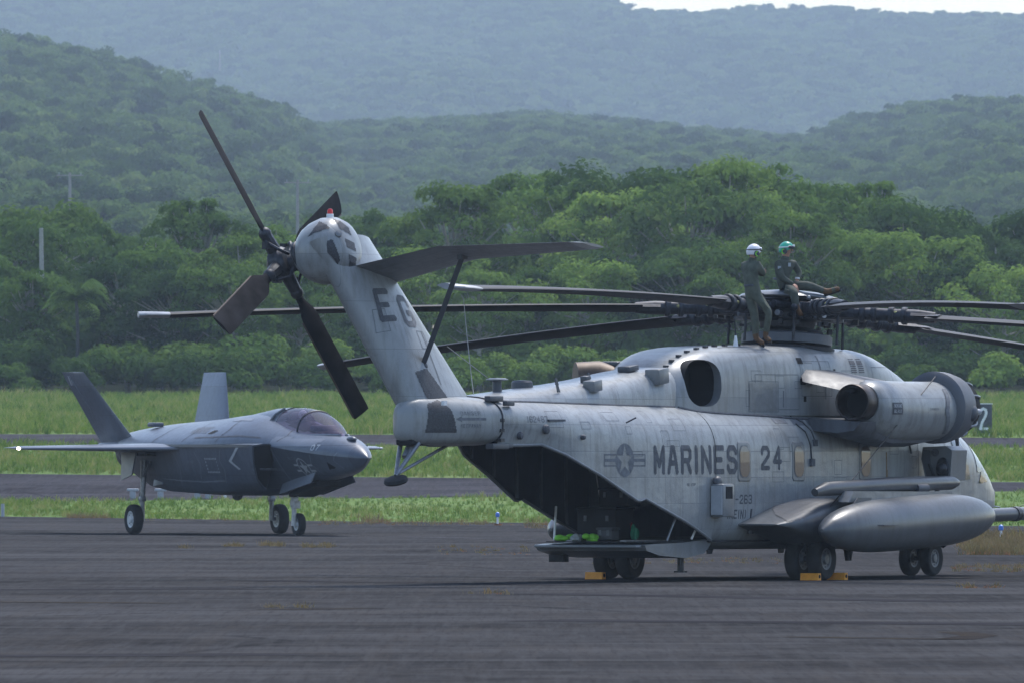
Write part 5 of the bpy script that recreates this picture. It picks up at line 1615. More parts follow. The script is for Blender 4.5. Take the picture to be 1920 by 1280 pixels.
FB = [  # u, chine half width, chine height, top, belly, belly half width, upper exponent
    (10.93, .015, 2.06, 2.075, 2.045, .008, 2.0), (10.85, .09, 2.06, 2.14, 1.97, .04, 2.0), (10.6, .24, 2.07, 2.28, 1.84, .10, 2.0), (10.2, .42, 2.09, 2.44, 1.70, .17, 2.0), (9.6, .63, 2.13, 2.60, 1.60, .25, 2.0),
    (9.0, .80, 2.18, 2.69, 1.54, .30, 2.0), (8.2, .97, 2.25, 2.78, 1.45, .36, 1.9), (7.2, 1.14, 2.34, 2.92, 1.34, .40, 1.8), (6.2, 1.36, 2.42, 3.10, 1.22, .5, 1.7), (5.4, 1.55, 2.43, 3.26, 1.12, .7, 1.6),
    (4.5, 1.72, 2.42, 3.27, 1.06, .8, 1.6), (3.3, 1.82, 2.39, 3.21, 1.05, .85, 1.6), (2.0, 1.9, 2.36, 3.13, 1.06, .85, 1.6), (0.5, 1.9, 2.36, 3.06, 1.10, .8, 1.7), (-1.0, 1.8, 2.36, 3.0, 1.22, .7, 1.8),
    (-2.4, 1.6, 2.36, 2.92, 1.42, .62, 1.9), (-3.6, 1.3, 2.34, 2.82, 1.58, .55, 2.0), (-4.3, .95, 2.3, 2.72, 1.68, .5, 2.0)]
rgs = []
u = -4.3
while u < 10.94:
    k = interp(FB, u); rgs.append(jring(u, *k[:5], eu=k[5])); u += .3 if u < 9.6 else .11
rgs.append(jring(10.93, .01, 2.06, 2.07, 2.05, .005))
jf = loft('fuselage', rgs, M['jet'], jet, smooth=28)
B().lathe([(0, .62), (-.5, .58), (-1.1, .46), (-1.15, .42), (-.9, .40)], S(-4.25, 0, 2.2), (1, 0, 0), 28).build('exhaust_nozzle', M['metal_dark'], jet)
# side intakes: trunk with raked open lip
def intake(sgn):
    def E_(u, v, w): return S(u, v * sgn, w)
    def sec(u_, vo, zt, zb, vi):
        # top outer corner is the chine, outer wall slopes in to the belly
        return [E_(u_, vi, zt + .02), E_(u_, vi + (vo - vi) * .6, zt + .02), E_(u_, vo, zt - .02), E_(u_, vo - .02, zt - .14), E_(u_, vo - .12, zt - .5), E_(u_, vo - .3, zb + .28), E_(u_, vo - .55, zb + .06), E_(u_, vi, zb)]
    lip = [p + Vector((d, 0, 0)) for p, d in zip(sec(6.7, 1.66, 2.42, 1.2, .95), (.35, .42, .38, .3, .12, -.05, -.2, -.35))]
    rgs = [lip, sec(5.6, 1.82, 2.42, 1.14, .85), sec(4.2, 1.90, 2.41, 1.08, .7), sec(2.4, 1.93, 2.38, 1.06, .6), sec(.8, 1.93, 2.37, 1.10, .6), sec(-.8, 1.85, 2.37, 1.24, .6), sec(-2.4, 1.6, 2.36, 1.5, .5)]
    tr = loft('intake_trunk', rgs, [M['jet'], M['black']], jet, cap=True, smooth=30)
    # dark mouth: recessed
    inn = [p + Vector((-.06, -(.04 * -sgn) * 0, 0)) for p in lip]
    ct = sum(inn, Vector()) / len(inn)
    inn2 = [ct + (p - ct) * .93 + Vector((.015, 0, 0)) for p in lip]
    me = tr.data
    mo = B().add([p + Vector((.06, 0, 0)) for p in inn2], [tuple(range(8))])
    mo.build('intake_mouth', M['black'], tr)
    jb_ = bvh_of(fix_normals(tr))
    if sgn > 0:
        # pale chevron and dotted panel behind the lip
        decal('edge_chevron', lambda x, y: (abs((x) - abs(y - .36) * 1.55 - .06) < .07), .75, .72, .02, E_(6.0, 2.3, 1.98), (1, 0, 0), (0, 0, 1), jb_, M['star_grey'], tr, .016)
        decal('fastener_dots', lambda x, y: (x < .04 or x > .66 or y < .04 or y > .36) and (int(x / .045) % 2 == 0) and (int(y / .045) % 2 == 0), .7, .4, .022, E_(4.55, 2.4, 1.86), (1, 0, 0), (0, 0, 1), jb_, M['star_grey'], tr, .016)
    return tr
intake(1); intake(-1)
# wings, tail planes, fins
def plate(name, pts, th, parent=jet, mat='jet', tip=.35, nrm=(0, 0, 1)):
    """tapered slab: pts = root LE, root TE, tip TE, tip LE"""
    n = Vector(nrm).normalized()
    rg = []
    rl, rt_, tt, tl = [Vector(p) for p in pts]
    for s in (0, .25, .5, .75, .97, 1.0):
        le, te = rl.lerp(tl, s), rt_.lerp(tt, s)
        t = th * (1 - (1 - tip) * s) * (1 if s < .99 else .3)
        r = []
        for x, y in ((0, 0), (.02, .3), (.1, .75), (.35, 1), (.7, .55), (1, .04), (1, -.04), (.7, -.4), (.35, -.7), (.1, -.5), (.02, -.2)):
            r.append(le.lerp(te, x) + n * (y * t / 2))
        rg.append(r)
    return loft(name, rg, M[mat], parent, smooth=35)
for sg in (1, -1):
    def E_(u, v, w): return S(u, v * sg, w)
    wg = plate('wing', [E_(2.9, 1.55, 2.31), E_(-2.9, 1.55, 2.31), E_(-1.45, 5.33, 2.33), E_(-.35, 5.33, 2.31)], .30)
    B().path([E_(2.75, 1.72, 2.31), E_(-.33, 5.30, 2.31)], [.05, .018], 6).build('leading_edge', M['jet_light'], wg)
    b = B(); b.ball(E_(-.42, 5.30, 2.31), (.08, .05, .035)); b.build('navigation_light', M['lamp_warm'] if sg > 0 else M['white'], wg)
    plate('tailplane', [E_(-3.4, 1.4, 2.30), E_(-5.9, 1.2, 2.30), E_(-5.9, 3.3, 2.3), E_(-5.0, 3.35, 2.3)], .14)
    fn = plate('tail_fin', [E_(-1.55, 1.36, 2.40), E_(-4.25, 1.30, 2.40), E_(-5.22, 2.10, 4.38), E_(-3.66, 2.10, 4.38)], .24, nrm=E_(0, 1, -.36))
    # rudder hinge line
    B().path([E_(-3.35, 1.36 + .05 * 1, 2.5), E_(-4.72, 2.06 + .04, 4.3)], .018, 5).build('rudder_hinge', M['print_soft'], fn)
    # engine-hump blending fairing at fin foot
    b = B(); b.ball(E_(-2.9, 1.36, 2.40), (1.5, .22, .12)); b.build('fin_root', M['jet'], fn)
    if sg > 0:
        fbv = bvh_of(fn)
        decal('lettering', text_fn('07', .22, .26, .3, .18), .22, .26, .012, E_(-4.75, 2.6, 4.15), (1, 0, 0), (0, 0, 1), fbv, M['star_grey'], fn, .006)
for sg in (1, -1):
    B().prism([S(7.0, 1.40 * sg, 2.345), S(6.95, 1.66 * sg, 2.345), S(5.2, 1.90 * sg, 2.345), S(2.5, 2.02 * sg, 2.345), S(-.5, 2.02 * sg, 2.345), S(-.5, 1.3 * sg, 2.345)], (0, 0, .075)).build('chine_strake', M['jet'], jet, 30)
# canopy
cr = []
CN = [(9.35, .03, 2.66), (9.1, .20, 2.77), (8.7, .36, 2.94), (8.2, .50, 3.13), (7.6, .58, 3.29), (7.0, .62, 3.37), (6.4, .63, 3.39), (5.9, .61, 3.37), (5.45, .57, 3.33)]
for i in range(27):
    u_ = 6.0 + 3.35 * i / 26
    hw, zt = interp(CN, u_)
    zb = 2.62 + .10 * max(0, min(1, (7.5 - u_) / 2))
    cr.append([(u_, math.cos(a) * hw, zb + (zt - zb) * max(0, math.sin(a)) ** .8) for a in [math.pi * k / 22 for k in range(23)]])
can = loft('canopy', cr, M['canopy'], jet, closed=False, cap=False, smooth=60)
def arch(u_, k=1.012, r=.035, rake=0.0):
    hw, zt = interp(CN, u_); zb = 2.62
    return [Vector((u_ + rake * (math.sin(a) - 1), math.cos(a) * hw * k, zb + (zt - zb) * max(0, math.sin(a)) ** .8 * k + .0)) for a in [math.pi * j_ / 16 for j_ in range(17)]]
B().path(arch(7.55, 1.0, rake=-.0), .028, 6).build('canopy_bow', M['metal_dark'], can)
# frame collar behind and around the glass
b = B()
for i in range(17):
    pass
hw0, zt0 = interp(CN, 5.5)
ring_a = [Vector((6.12, math.cos(a) * .645, 2.6 + .805 * max(0, math.sin(a)) ** .8)) for a in [math.pi * k / 20 for k in range(21)]]
ring_b = [Vector((5.15, math.cos(a) * .66, 2.6 + .78 * max(0, math.sin(a)) ** .8)) for a in [math.pi * k / 20 for k in range(21)]]
ring_c = [Vector((4.0, math.cos(a) * .72, 2.55 + .72 * max(0, math.sin(a)) ** .8)) for a in [math.pi * k / 20 for k in range(21)]]
ring_d = [Vector((2.4, math.cos(a) * .6, 2.45 + .66 * max(0, math.sin(a)) ** .8)) for a in [math.pi * k / 20 for k in range(21)]]
loft('dorsal_fairing', [ring_a, ring_b, ring_c, ring_d], M['jet'], jet, closed=False, cap=False, smooth=60)
b = B()
for sg in (1, -1):
    b.path([S(u_, (interp(CN, u_)[0] + .02) * sg, 2.66 + .04 * max(0, (7.5 - u_) / 2)) for u_ in (6.0, 6.4, 7, 7.8, 8.5, 9.0, 9.3)], .045, 6)
b.build('canopy_sill', M['jet_light'], jet)
jfb = bvh_of(jf)
for sg in (1, -1):
    b = B(); b.path([S(6.5, .66 * sg, 2.72), S(5.9, .70 * sg, 2.74), S(5.75, .66 * sg, 2.95), S(5.9, .5 * sg, 3.22), S(6.05, .28 * sg, 3.38)], .035, 6); b.build('canopy_frame', M['print_soft'], jet)
decal('cockpit_floor', lambda x, y: abs(y - .5) < .5 * math.sin(math.pi * min(1, max(0, x / 3.4))) ** .6, 3.4, 1.0, .08, S(7.3, 0, 3.2), (1, 0, 0), (0, 1, 0), jfb, M['black'], jet, .01)
b = B(); b.box(S(6.25, 0, 2.98), (.22, .44, .52), Matrix.Rotation(R(-14), 3, 'Y'), .05); b.box(S(6.15, 0, 3.2), (.16, .26, .16), None, .04); b.build('ejection_seat', M['metal_dark'], jet)
b = B(); b.box(S(8.05, 0, 2.84), (.35, .72, .18), None, .06); b.build('instrument_cowl', M['print'], jet)
# nose details
decal('sensor_window', in_poly([(0, 0), (.34, .04), (.1, .2)]), .34, .2, .02, S(9.55, 1.5, 1.86), (1, 0, 0), (0, 0, 1), jfb, M['black'], jet, .01)
b = B(); b.ball(S(9.85, 0, 2.56), (.22, .12, .08)); b.build('sensor_fairing', M['jet'], jet)
decal('lettering', text_fn('07', .32, .16, .3, .2), .32, .16, .014, S(9.1, 1.6, 2.34), (1, 0, 0), (0, 0, 1), jfb, M['star_grey'], jet, .008)
def jstar(x, y):
    cx, cy, r = .46, .26, .26
    d = math.hypot(x - cx, y - cy)
    pts = [(cx + math.sin(2 * math.pi * k / 10) * (r * .8 if k % 2 == 0 else r * .33), cy + math.cos(2 * math.pi * k / 10) * (r * .8 if k % 2 == 0 else r * .33)) for k in range(10)]
    if in_poly(pts)(x, y): return True
    if r * .88 < d < r: return True
    return d > r and .045 < abs(y - cy) < .10
decal('national_insignia', jstar, .92, .52, .016, S(8.25, 1.7, 1.80), (1, 0, 0), (0, 0, 1), jfb, M['star_grey'], jet, .012)
decal('edge_line', lambda x, y: True, .05, 1.35, .05, S(7.08, 1.7, 1.9), (1, 0, 0), (0, 0, 1), jfb, M['jet_light'], jet, .012)
decal('pale_patch', in_poly([(0, 0), (2.0, .0), (2.25, .18), (.1, .26)]), 2.25, .26, .05, S(8.1, 1.6, 2.50), (1, 0, 0), (0, 0, 1), jfb, M['jet_light'], jet, .008)
decal('pale_patch', in_poly([(0, 0), (1.1, .05), (1.0, .17), (.1, .16)]), 1.1, .17, .04, S(4.6, .9, 3.1), (1, 0, 0), (0, .5, 1), jfb, M['jet_light'], jet, .01)
decal('vent_opening', in_poly([(0, 0), (.28, .0), (.5, .14), (.22, .14)]), .5, .14, .03, S(4.0, 1.5, 2.75), (1, 0, 0), (0, .6, 1), jfb, M['black'], jet, .01)
decal('louvre', lambda x, y: ((x + y) % .14) < .05, 1.2, .3, .03, S(3.0, 1.4, 2.8), (1, 0, 0), (0, .6, 1), jfb, M['print_soft'], jet, .008)
# panel seams and pale joint tape
def jseam(pts, side=1, parent=jet, wd=.022, mat='jet_light', bv=None, v0=1.9):
    us_ = [p[0] for p in pts]; ws_ = [p[1] for p in pts]
    u0, w0 = min(us_) - wd, min(ws_) - wd; W, Hh = max(us_) + wd - u0, max(ws_) + wd - w0
    sg_ = [(a[0] - u0, a[1] - w0, c[0] - u0, c[1] - w0) for a, c in zip(pts, pts[1:])]
    decal('panel_seam', lambda x, y: any(seg_d(x, y, *s) < wd for s in sg_), W, Hh, wd * .8, S(u0 + W / 2, v0, w0 + Hh / 2), (1, 0, 0), (0, 0, 1), bv or jfb, M[mat], parent, .010)
jall_v, jall_f = [], []
for o_ in [jf] + [c for c in jet.children if c.name.startswith('intake_trunk')]:
    k0 = len(jall_v); jall_v += [v.co.copy() for v in o_.data.vertices]; jall_f += [[i + k0 for i in p.vertices] for p in o_.data.polygons]
jav = BVHTree.FromPolygons(jall_v, jall_f)
for pts in ([(10.0, 2.2), (9.8, 2.0), (10.0, 1.8)], [(8.9, 2.15), (8.7, 1.9), (8.9, 1.65)], [(5.2, 2.25), (5.05, 2.0), (5.2, 1.75), (5.05, 1.4)], [(3.6, 2.2), (3.8, 1.9), (3.6, 1.5)], [(2.2, 2.2), (2.4, 1.8), (2.2, 1.35)],
            [(5.0, 1.45), (3.7, 1.42), (2.3, 1.45), (1.0, 1.5)], [(6.5, 2.6), (5.6, 2.65), (4.4, 2.62), (3.2, 2.6)], [(7.3, 2.5), (7.5, 2.65), (7.3, 2.8)], [(4.6, 3.05), (4.8, 2.8), (4.6, 2.5)], [(2.6, 3.0), (2.8, 2.75), (2.6, 2.5)], [(.6, 2.95), (.8, 2.7), (.6, 2.48)]):
    jseam(pts, bv=jav, wd=.016, mat='jet_light' if pts[0][1] < 2.3 else 'print')
for t_, u_, w_ in (('RESCUE', 7.9, 2.05), ('DANGER', 6.9, 1.75), ('NO STEP', 3.2, 1.95)):
    decal('lettering', text_fn(t_, .42, .07, .3, .2), .42, .07, .012, S(u_, 2.2, w_), (1, 0, 0), (0, 0, 1), jav, M['jet_light'], jet, .010)
# landing gear
def jleg(u_, v_, top, wr, ww, side, mat, pale):
    p = S(u_, v_, wr)
    wheel(jet, p, (0, 1, 0), wr, ww, 'rim_light', 'wheel', .56)
    b = B()
    a = S(u_, v_ - side, wr)
    b.path([p, a], .05, 8); b.path([a + Vector((0, 0, -.04)), S(u_ + .02, v_ - side, wr + .45), S(u_ + .05, v_ - side * 1.15, top)], [.075, .06, .095], 12)
    b.path([S(u_ - .05, v_ - side, wr + .35), S(u_ - .22, v_ - side, wr + .55), S(u_ - .08, v_ - side, wr + .75)], .03, 6)
    b.path([S(u_, v_ - side, top - .5), S(u_ + .6, v_ - side, top - .05)], .035, 8)
    b.path([S(u_ + .08, v_ - side, wr + .1), S(u_ + .08, v_ - side * 1.05, top - .1)], .014, 5)
    b.box(S(u_ + .02, v_ - side, wr + .55), (.16, .16, .14), None, .02)
    return b.build('gear_leg', M[mat], jet)
jleg(0, 2.13, 2.0, .405, .27, .24, 'metal', 0)
jleg(0, -2.13, 2.0, .405, .27, -.24, 'metal', 0)
jleg(6.3, 0.0, 1.35, .30, .2, -.14, 'strut_white', 1)
b = B(); b.box(S(6.42, 0.12, .82), (.12, .2, .2), None, .02); b.ball(S(6.5, .16, .95), .07); b.build('taxi_light_mount', M['strut_white'], jet)
# gear doors
def door(name, pts, d, mat='jet_light'):
    return B().prism(pts, d).build(name, M[mat], jet, 30)
door('gear_door', [S(6.5, .62, 1.10), S(6.5, .50, 1.42), S(8.6, .46, 1.72), S(8.55, .60, 1.40)], S(0, .035, 0))
door('gear_door', [S(6.0, -.62, 1.10), S(6.2, -.5, 1.4), S(8.75, -.44, 1.68), S(8.7, -.58, 1.42), S(6.4, -.64, 1.08)], S(0, -.035, 0), 'jet')
for sg in (1, -1):
    def E_(u, v, w): return S(u, v * sg, w)
    door('gear_door', [E_(-.5, 2.25, 2.2), E_(.5, 2.25, 2.2), E_(.45, 2.35, 1.6), E_(-.3, 2.35, 1.45)], E_(0, .04, 0), 'jet')
    door('gear_door', [E_(.1, 1.5, 1.75), E_(.9, 1.5, 1.75), E_(.85, 1.62, 1.35), E_(.2, 1.62, 1.3)], E_(0, .04, 0), 'jet')
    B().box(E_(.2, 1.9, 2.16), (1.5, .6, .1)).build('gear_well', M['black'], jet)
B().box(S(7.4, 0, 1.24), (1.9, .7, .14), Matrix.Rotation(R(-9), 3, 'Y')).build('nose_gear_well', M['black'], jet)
b = B(); b.ball(S(3.3, .5, 1.04), (.2, .13, .12)); b.build('belly_blister', M['print'], jet)
b = B(); b.box(S(-1.2, 1.0, 2.95), (.5, .3, .12), None, .04); b.build('dorsal_blister', M['jet'], jet)
# ------------------------------------------------------------------ people on the roof
M['suit'] = plain('olive_flight_suit', (0.085, 0.095, 0.072), 0.9, 0, 0.3, 9)
M['suit_dark'] = plain('dark_flight_suit', (0.068, 0.076, 0.06), 0.9, 0, 0.3, 9)
M['skin'] = plain('skin', (0.42, 0.22, 0.15), 0.55, 0, 0.12, 20)
M['boot'] = plain('tan_suede_boot', (0.12, 0.062, 0.028), 0.85, 0, 0.3, 14)
M['helmet_white'] = plain('white_helmet', (0.72, 0.70, 0.74), 0.35, 0, 0.06)
M['helmet_green'] = plain('green_helmet', (0.03, 0.36, 0.24), 0.35, 0, 0.25, 8)
M['lime'] = plain('lime_green_plastic', (0.22, 0.62, 0.04), 0.5, 0, 0.1)
M['visor'] = glossy_glass('goggle_visor', (0.05, 0.05, 0.055), 0.1)

def skinned(name, joints, edges, mats, pick, parent, root):
    """one continuous body grown round a skeleton; pick(co) gives the material slot"""
    keys = list(joints)
    me = bpy.data.meshes.new(name)
    me.from_pydata([joints[k][0] for k in keys], [(keys.index(a), keys.index(b_)) for a, b_ in edges], [])
    o = bpy.data.objects.new(name, me); COL.objects.link(o)
    sk = o.modifiers.new('skin', 'SKIN')
    sk.use_smooth_shade = True
    lay = me.skin_vertices[0] if len(me.skin_vertices) else None
    if lay is None:
        bpy.context.view_layer.objects.active = o
        bpy.ops.mesh.customdata_skin_add(); lay = me.skin_vertices[0]
    for i, k in enumerate(keys):
        r = joints[k][1]
        lay.data[i].radius = r if isinstance(r, tuple) else (r, r)
        lay.data[i].use_root = (k == root)
    ss = o.modifiers.new('sub', 'SUBSURF'); ss.levels = 2; ss.render_levels = 2
    bpy.context.view_layer.update()
    dg = bpy.context.evaluated_depsgraph_get()
    m2 = bpy.data.meshes.new_from_object(o.evaluated_get(dg), preserve_all_data_layers=True, depsgraph=dg)
    bpy.data.objects.remove(o)
    m2.materials.clear()
    for m in mats: m2.materials.append(m)
    for p in m2.polygons:
        p.use_smooth = True; p.material_index = pick(p.center)
    m2.name = name
    o2 = bpy.data.objects.new(name, m2); COL.objects.link(o2); o2.parent = parent
    return o2

def hand(parent, wrist, tip_dir, palm_n, s=1.0, curl=.5):
    """palm with four bent fingers and a thumb leaving its side"""
    t = Vector(tip_dir).normalized(); n = Vector(palm_n).normalized(); sd = t.cross(n).normalized()
    w = Vector(wrist); b = B()
    m = Matrix((t, sd, n)).transposed()
    b.box(w + t * .05 * s, (.10 * s, .085 * s, .032 * s), m, .012 * s)
    for k, (off, ln) in enumerate(((-.032, .075), (-.011, .085), (.011, .08), (.032, .062))):
        p0 = w + t * .095 * s + sd * off * s
        p1 = p0 + (t * .9 - n * .3 * curl).normalized() * ln * .5 * s; p2 = p1 + (t * .6 - n * 1.0 * curl).normalized() * ln * .5 * s
        b.path([p0 - t * .01, p1, p2], [.0105 * s, .0095 * s, .008 * s], 6)
    q0 = w + t * .03 * s - sd * .04 * s
    b.path([q0, q0 + (t * .6 - sd * .8).normalized() * .035 * s, q0 + (t * 1.0 - sd * .5 - n * .3).normalized() * .07 * s], [.014 * s, .0115 * s, .009 * s], 6)
    return b.build('hand', M['skin'], parent, 60)

PXM = 1 / 101.6
def figure(name, label, base_px, base, J, EDG, suit, facing):
    e = empty(name, base, 0, label, 'person')
    jj = {k: (((x - base_px[0]) * PXM, d, (base_px[1] - y) * PXM), r) for k, (x, y, d, r) in J.items()}
    boots = [Vector(jj[k][0]) for k in jj if k.startswith('toe') or k.startswith('ankle') or k.startswith('heel')]
    head = Vector(jj['head'][0]); neck = Vector(jj['neck'][0])
    def pick(c):
        if c.z > neck.z + .015: return 1
        if min((c - q).length for q in boots) < .105: return 2
        return 0
    body = skinned('body', jj, EDG, [suit, M['skin'], M['boot']], pick, e, 'pelvis')
    f = Vector(facing).normalized(); rt_ = f.cross(Vector((0, 0, 1))).normalized()
    b = B()   # face: nose, brow, lips, ears
    b.path([head + f * .088 + Vector((0, 0, .015)), head + f * .118 - Vector((0, 0, .02))], [.010, .017], 6)
    b.path([head + f * .09 - rt_ * .022 - Vector((0, 0, .055)), head + f * .095 - Vector((0, 0, .055)), head + f * .09 + rt_ * .022 - Vector((0, 0, .055))], .008, 6)
    for s_ in (-1, 1): b.ball(head + f * .078 + rt_ * s_ * .032 + Vector((0, 0, .018)), .013, 8, 6)
    b.build('face', M['skin'], e, 60)
    # belt, collar, pockets and zip of the flight suit
    P = {k: Vector(v[0]) for k, v in jj.items()}
    up = (P['chest'] - P['waist']).normalized()
    b = B(); c_ = P['pelvis'].lerp(P['waist'], .55); b.lathe([(-.02, .152), (.0, .158), (.02, .152)], c_, up, 20, 1.0, .92); b.f = b.f[:-2]; b.mi = b.mi[:-2]; b.build('belt', M['print'], e)
    b = B(); b.lathe([(-.03, .082), (.01, .076), (.03, .07)], P['neckb'].lerp(P['neck'], .55), (P['neck'] - P['neckb']), 18); b.build('collar', suit, e)
    for s_ in 'rl':
        h_, k_ = P['hip' + s_], P['kn' + s_]; d_ = (k_ - h_).normalized()
        o_ = h_.lerp(k_, .55) + (rt_ if s_ == 'r' else -rt_) * .085
        B().box(o_, (.10, .035, .15), d_.to_track_quat('Z', 'Y').to_matrix(), .012).build('thigh_pocket', suit, e)
        a_, t_ = P['ankle' + s_], P['toe' + s_]
        B().path([a_ + Vector((0, 0, -.045)) - (t_ - a_).normalized() * .05, t_ + Vector((0, 0, -.035))], [.034, .028], 8).build('boot_sole', M['rubber'], e)
        B().lathe([(-.015, .065), (.015, .066)], P['kn' + s_].lerp(a_, .72), (a_ - k_), 14).build('trouser_cuff', suit, e)
    return e, jj, head, f, rt_

def helmet(e, head, f, rt_, shell, ear, band):
    up = Vector((0, 0, 1)); m = Matrix((f, rt_, up)).transposed()
    vs, fs = [], []
    n, mm = 24, 12
    for i in range(mm + 1):
        t = math.pi * .62 * i / mm
        for k in range(n):
            p = 2 * math.pi * k / n
            fr = math.cos(p)
            tt = t * (1 - .26 * max(0, fr))           # open over the face
            vs.append(head + m @ Vector((.142 * math.sin(tt) * math.cos(p) - .008, .128 * math.sin(tt) * math.sin(p), .145 * math.cos(tt) + .012)))
    for i in range(mm):
        for k in range(n): fs.append((i * n + k, (i + 1) * n + k, (i + 1) * n + (k + 1) % n, i * n + (k + 1) % n))
    h_ = mk('helmet', vs, fs, shell, e, 60)
    for s_ in (-1, 1):
        b = B(); b.lathe([(0, .052), (.03, .055), (.045, .04), (.05, 0)], head + rt_ * s_ * .095 + Vector((0, 0, -.025)) - f * .01, rt_ * s_, 16); b.build('ear_cup', M['print'], h_)
        b = B(); b.path([head + rt_ * s_ * .152 - f * .01 + Vector((math.cos(a), 0, 0)) * 0 + f * .035 * math.cos(a) + Vector((0, 0, .04 * math.sin(a) - .03)) for a in [x * .5 + 1.4 for x in range(8)]], .010, 6); b.build('ear_trim', ear, h_)
    b = B(); b.path([head + f * .118 * math.cos(a) + rt_ * .118 * math.sin(a) + Vector((0, 0, .045)) for a in [R(x) for x in range(-62, 63, 12)]], .030, 8); b.build('goggles', M['visor'], h_)
    b = B(); b.path([head + (f * math.cos(a) + rt_ * math.sin(a)) * .140 + Vector((0, 0, .05)) for a in [R(x) for x in range(60, 301, 16)]], .012, 6); b.build('goggle_strap', band, h_)
    b = B(); b.lathe([(0, .022), (.02, .022), (.025, 0)], head + f * .128 + Vector((0, 0, .07)), f, 10); b.build('helmet_clip', M['white'], h_)
    return h_

ED = [('pelvis', 'waist'), ('waist', 'chest'), ('chest', 'neckb'), ('neckb', 'neck'), ('neck', 'head'), ('head', 'crown'),
      ('chest', 'shr'), ('shr', 'elr'), ('elr', 'wrr'), ('chest', 'shl'), ('shl', 'ell'), ('ell', 'wrl'),
      ('pelvis', 'hipr'), ('hipr', 'knr'), ('knr', 'ankler'), ('ankler', 'toer'), ('pelvis', 'hipl'), ('hipl', 'knl'), ('knl', 'anklel'), ('anklel', 'toel')]
def roof_point(u_, v_):
    hit = hb.ray_cast(S(u_, v_, 7), Vector((0, 0, -1)))[0]
    return Matrix.Translation((3.698, 260.17, 0)) @ Matrix.Rotation(HA, 4, 'Z') @ hit
p1 = roof_point(.62, .58)
bx = 960 + FPX * p1.x / p1.y; by = HOR - FPX * (p1.z - CAM_H) / p1.y
OX, OY = bx - 1420, by - 651      # photograph pixels shifted on to the roof as built
def J_(d): return {k: (x + OX, y + OY, dd, r) for k, (x, y, dd, r) in d.items()}
st_j = J_({'pelvis': (1409, 549, .0, (.135, .12)), 'waist': (1408, 530, .0, (.135, .115)), 'chest': (1407, 507, .0, (.165, .13)), 'neckb': (1409, 494, .0, (.10, .09)), 'neck': (1411, 488, .0, .058), 'head': (1413, 477, .0, (.085, .095)), 'crown': (1413, 471, .0, .07),
           'shr': (1420, 500, -.10, .075), 'elr': (1431, 518, .0, .055), 'wrr': (1422, 516, .17, .042), 'shl': (1395, 501, .12, .075), 'ell': (1403, 520, .24, .055), 'wrl': (1424, 513, .22, .042),
           'hipr': (1417, 556, -.07, .098), 'knr': (1441, 590, -.10, .075), 'ankler': (1433, 634, -.06, .055), 'toer': (1444, 643, -.09, .042),
           'hipl': (1404, 556, .07, .102), 'knl': (1414, 595, .02, .082), 'anklel': (1416, 638, .0, .06), 'toel': (1432, 648, -.02, .042)})
e1, jj1, hd1, f1, r1 = figure('person', 'person in olive flight suit and white helmet standing on the helicopter roof, arms folded', (bx, by), p1, st_j, ED, M['suit'], (.86, .42, .02))
helmet(e1, hd1, f1, r1, M['helmet_white'], M['lime'], M['print'])
hand(e1, jj1['wrr'][0], (-.3, .5, .15), (0.5, .3, .2), .9); hand(e1, jj1['wrl'][0], (.6, -.4, .1), (.5, .5, .2), .9)
p2 = p1.copy()
se_j = ({'pelvis': (1463, 534, .0, (.145, .13)), 'waist': (1465, 520, .0, (.14, .125)), 'chest': (1471, 500, .0, (.175, .135)), 'neckb': (1472, 488, .0, (.10, .09)), 'neck': (1473, 482, .0, .058), 'head': (1475, 469, -.01, (.085, .095)), 'crown': (1475, 463, -.01, .07),
           'shr': (1459, 495, -.12, .08), 'elr': (1466, 521, -.2, .06), 'wrr': (1487, 534, -.24, .043), 'shl': (1488, 495, .12, .08), 'ell': (1500, 513, .14, .058), 'wrl': (1495, 524, .02, .042),
           'hipr': (1470, 541, -.1, .105), 'knr': (1488, 548, -.42, .092), 'ankler': (1492, 580, -.42, .064), 'toer': (1504, 594, -.46, .044),
           'hipl': (1474, 537, .08, .105), 'knl': (1516, 536, -.12, .088), 'anklel': (1550, 548, .0, .062), 'toel': (1575, 541, .02, .048)})
hub_w = Matrix.Translation((3.698, 260.17, 0)) @ Matrix.Rotation(HA, 4, 'Z') @ TILT @ Vector((0, 0, .42))
mp = Vector((0, hub_w.y - .62, 0))
mp.x = (1463 - 960) * mp.y / FPX; mp.z = CAM_H + (HOR - 548) * mp.y / FPX
pel = se_j['pelvis']
e2, jj2, hd2, f2, r2_ = figure('person', 'person in green helmet and olive flight suit seated on the rotor hub', (1463, 548), mp, se_j, ED, M['suit_dark'], (.93, -.30, .04))
helmet(e2, hd2, f2, r2_, M['helmet_green'], M['lime'], M['white'])
hand(e2, jj2['wrr'][0], (.62, -.1, -.75), (.6, -.5, .5), 1.0); hand(e2, jj2['wrl'][0], (-.2, -.3, -.9), (.5, -.5, .3), .9)
b = B(); b.box(Vector(jj2['shr'][0]) + Vector((.02, -.082, -.07)), (.06, .012, .05)); b.build('shoulder_patch', M['star_grey'], e2)
b = B(); b.lathe([(-.015, .046), (.015, .046)], Vector(jj2['wrl'][0]) + Vector((0, 0, .02)), (.1, .1, 1), 14); b.build('wrist_watch', M['white'], e2)
b = B(); b.box(Vector(jj2['chest'][0]) + Vector((.09, -.13, .03)), (.05, .02, .07)); b.build('name_tag', M['star_grey'], e2)
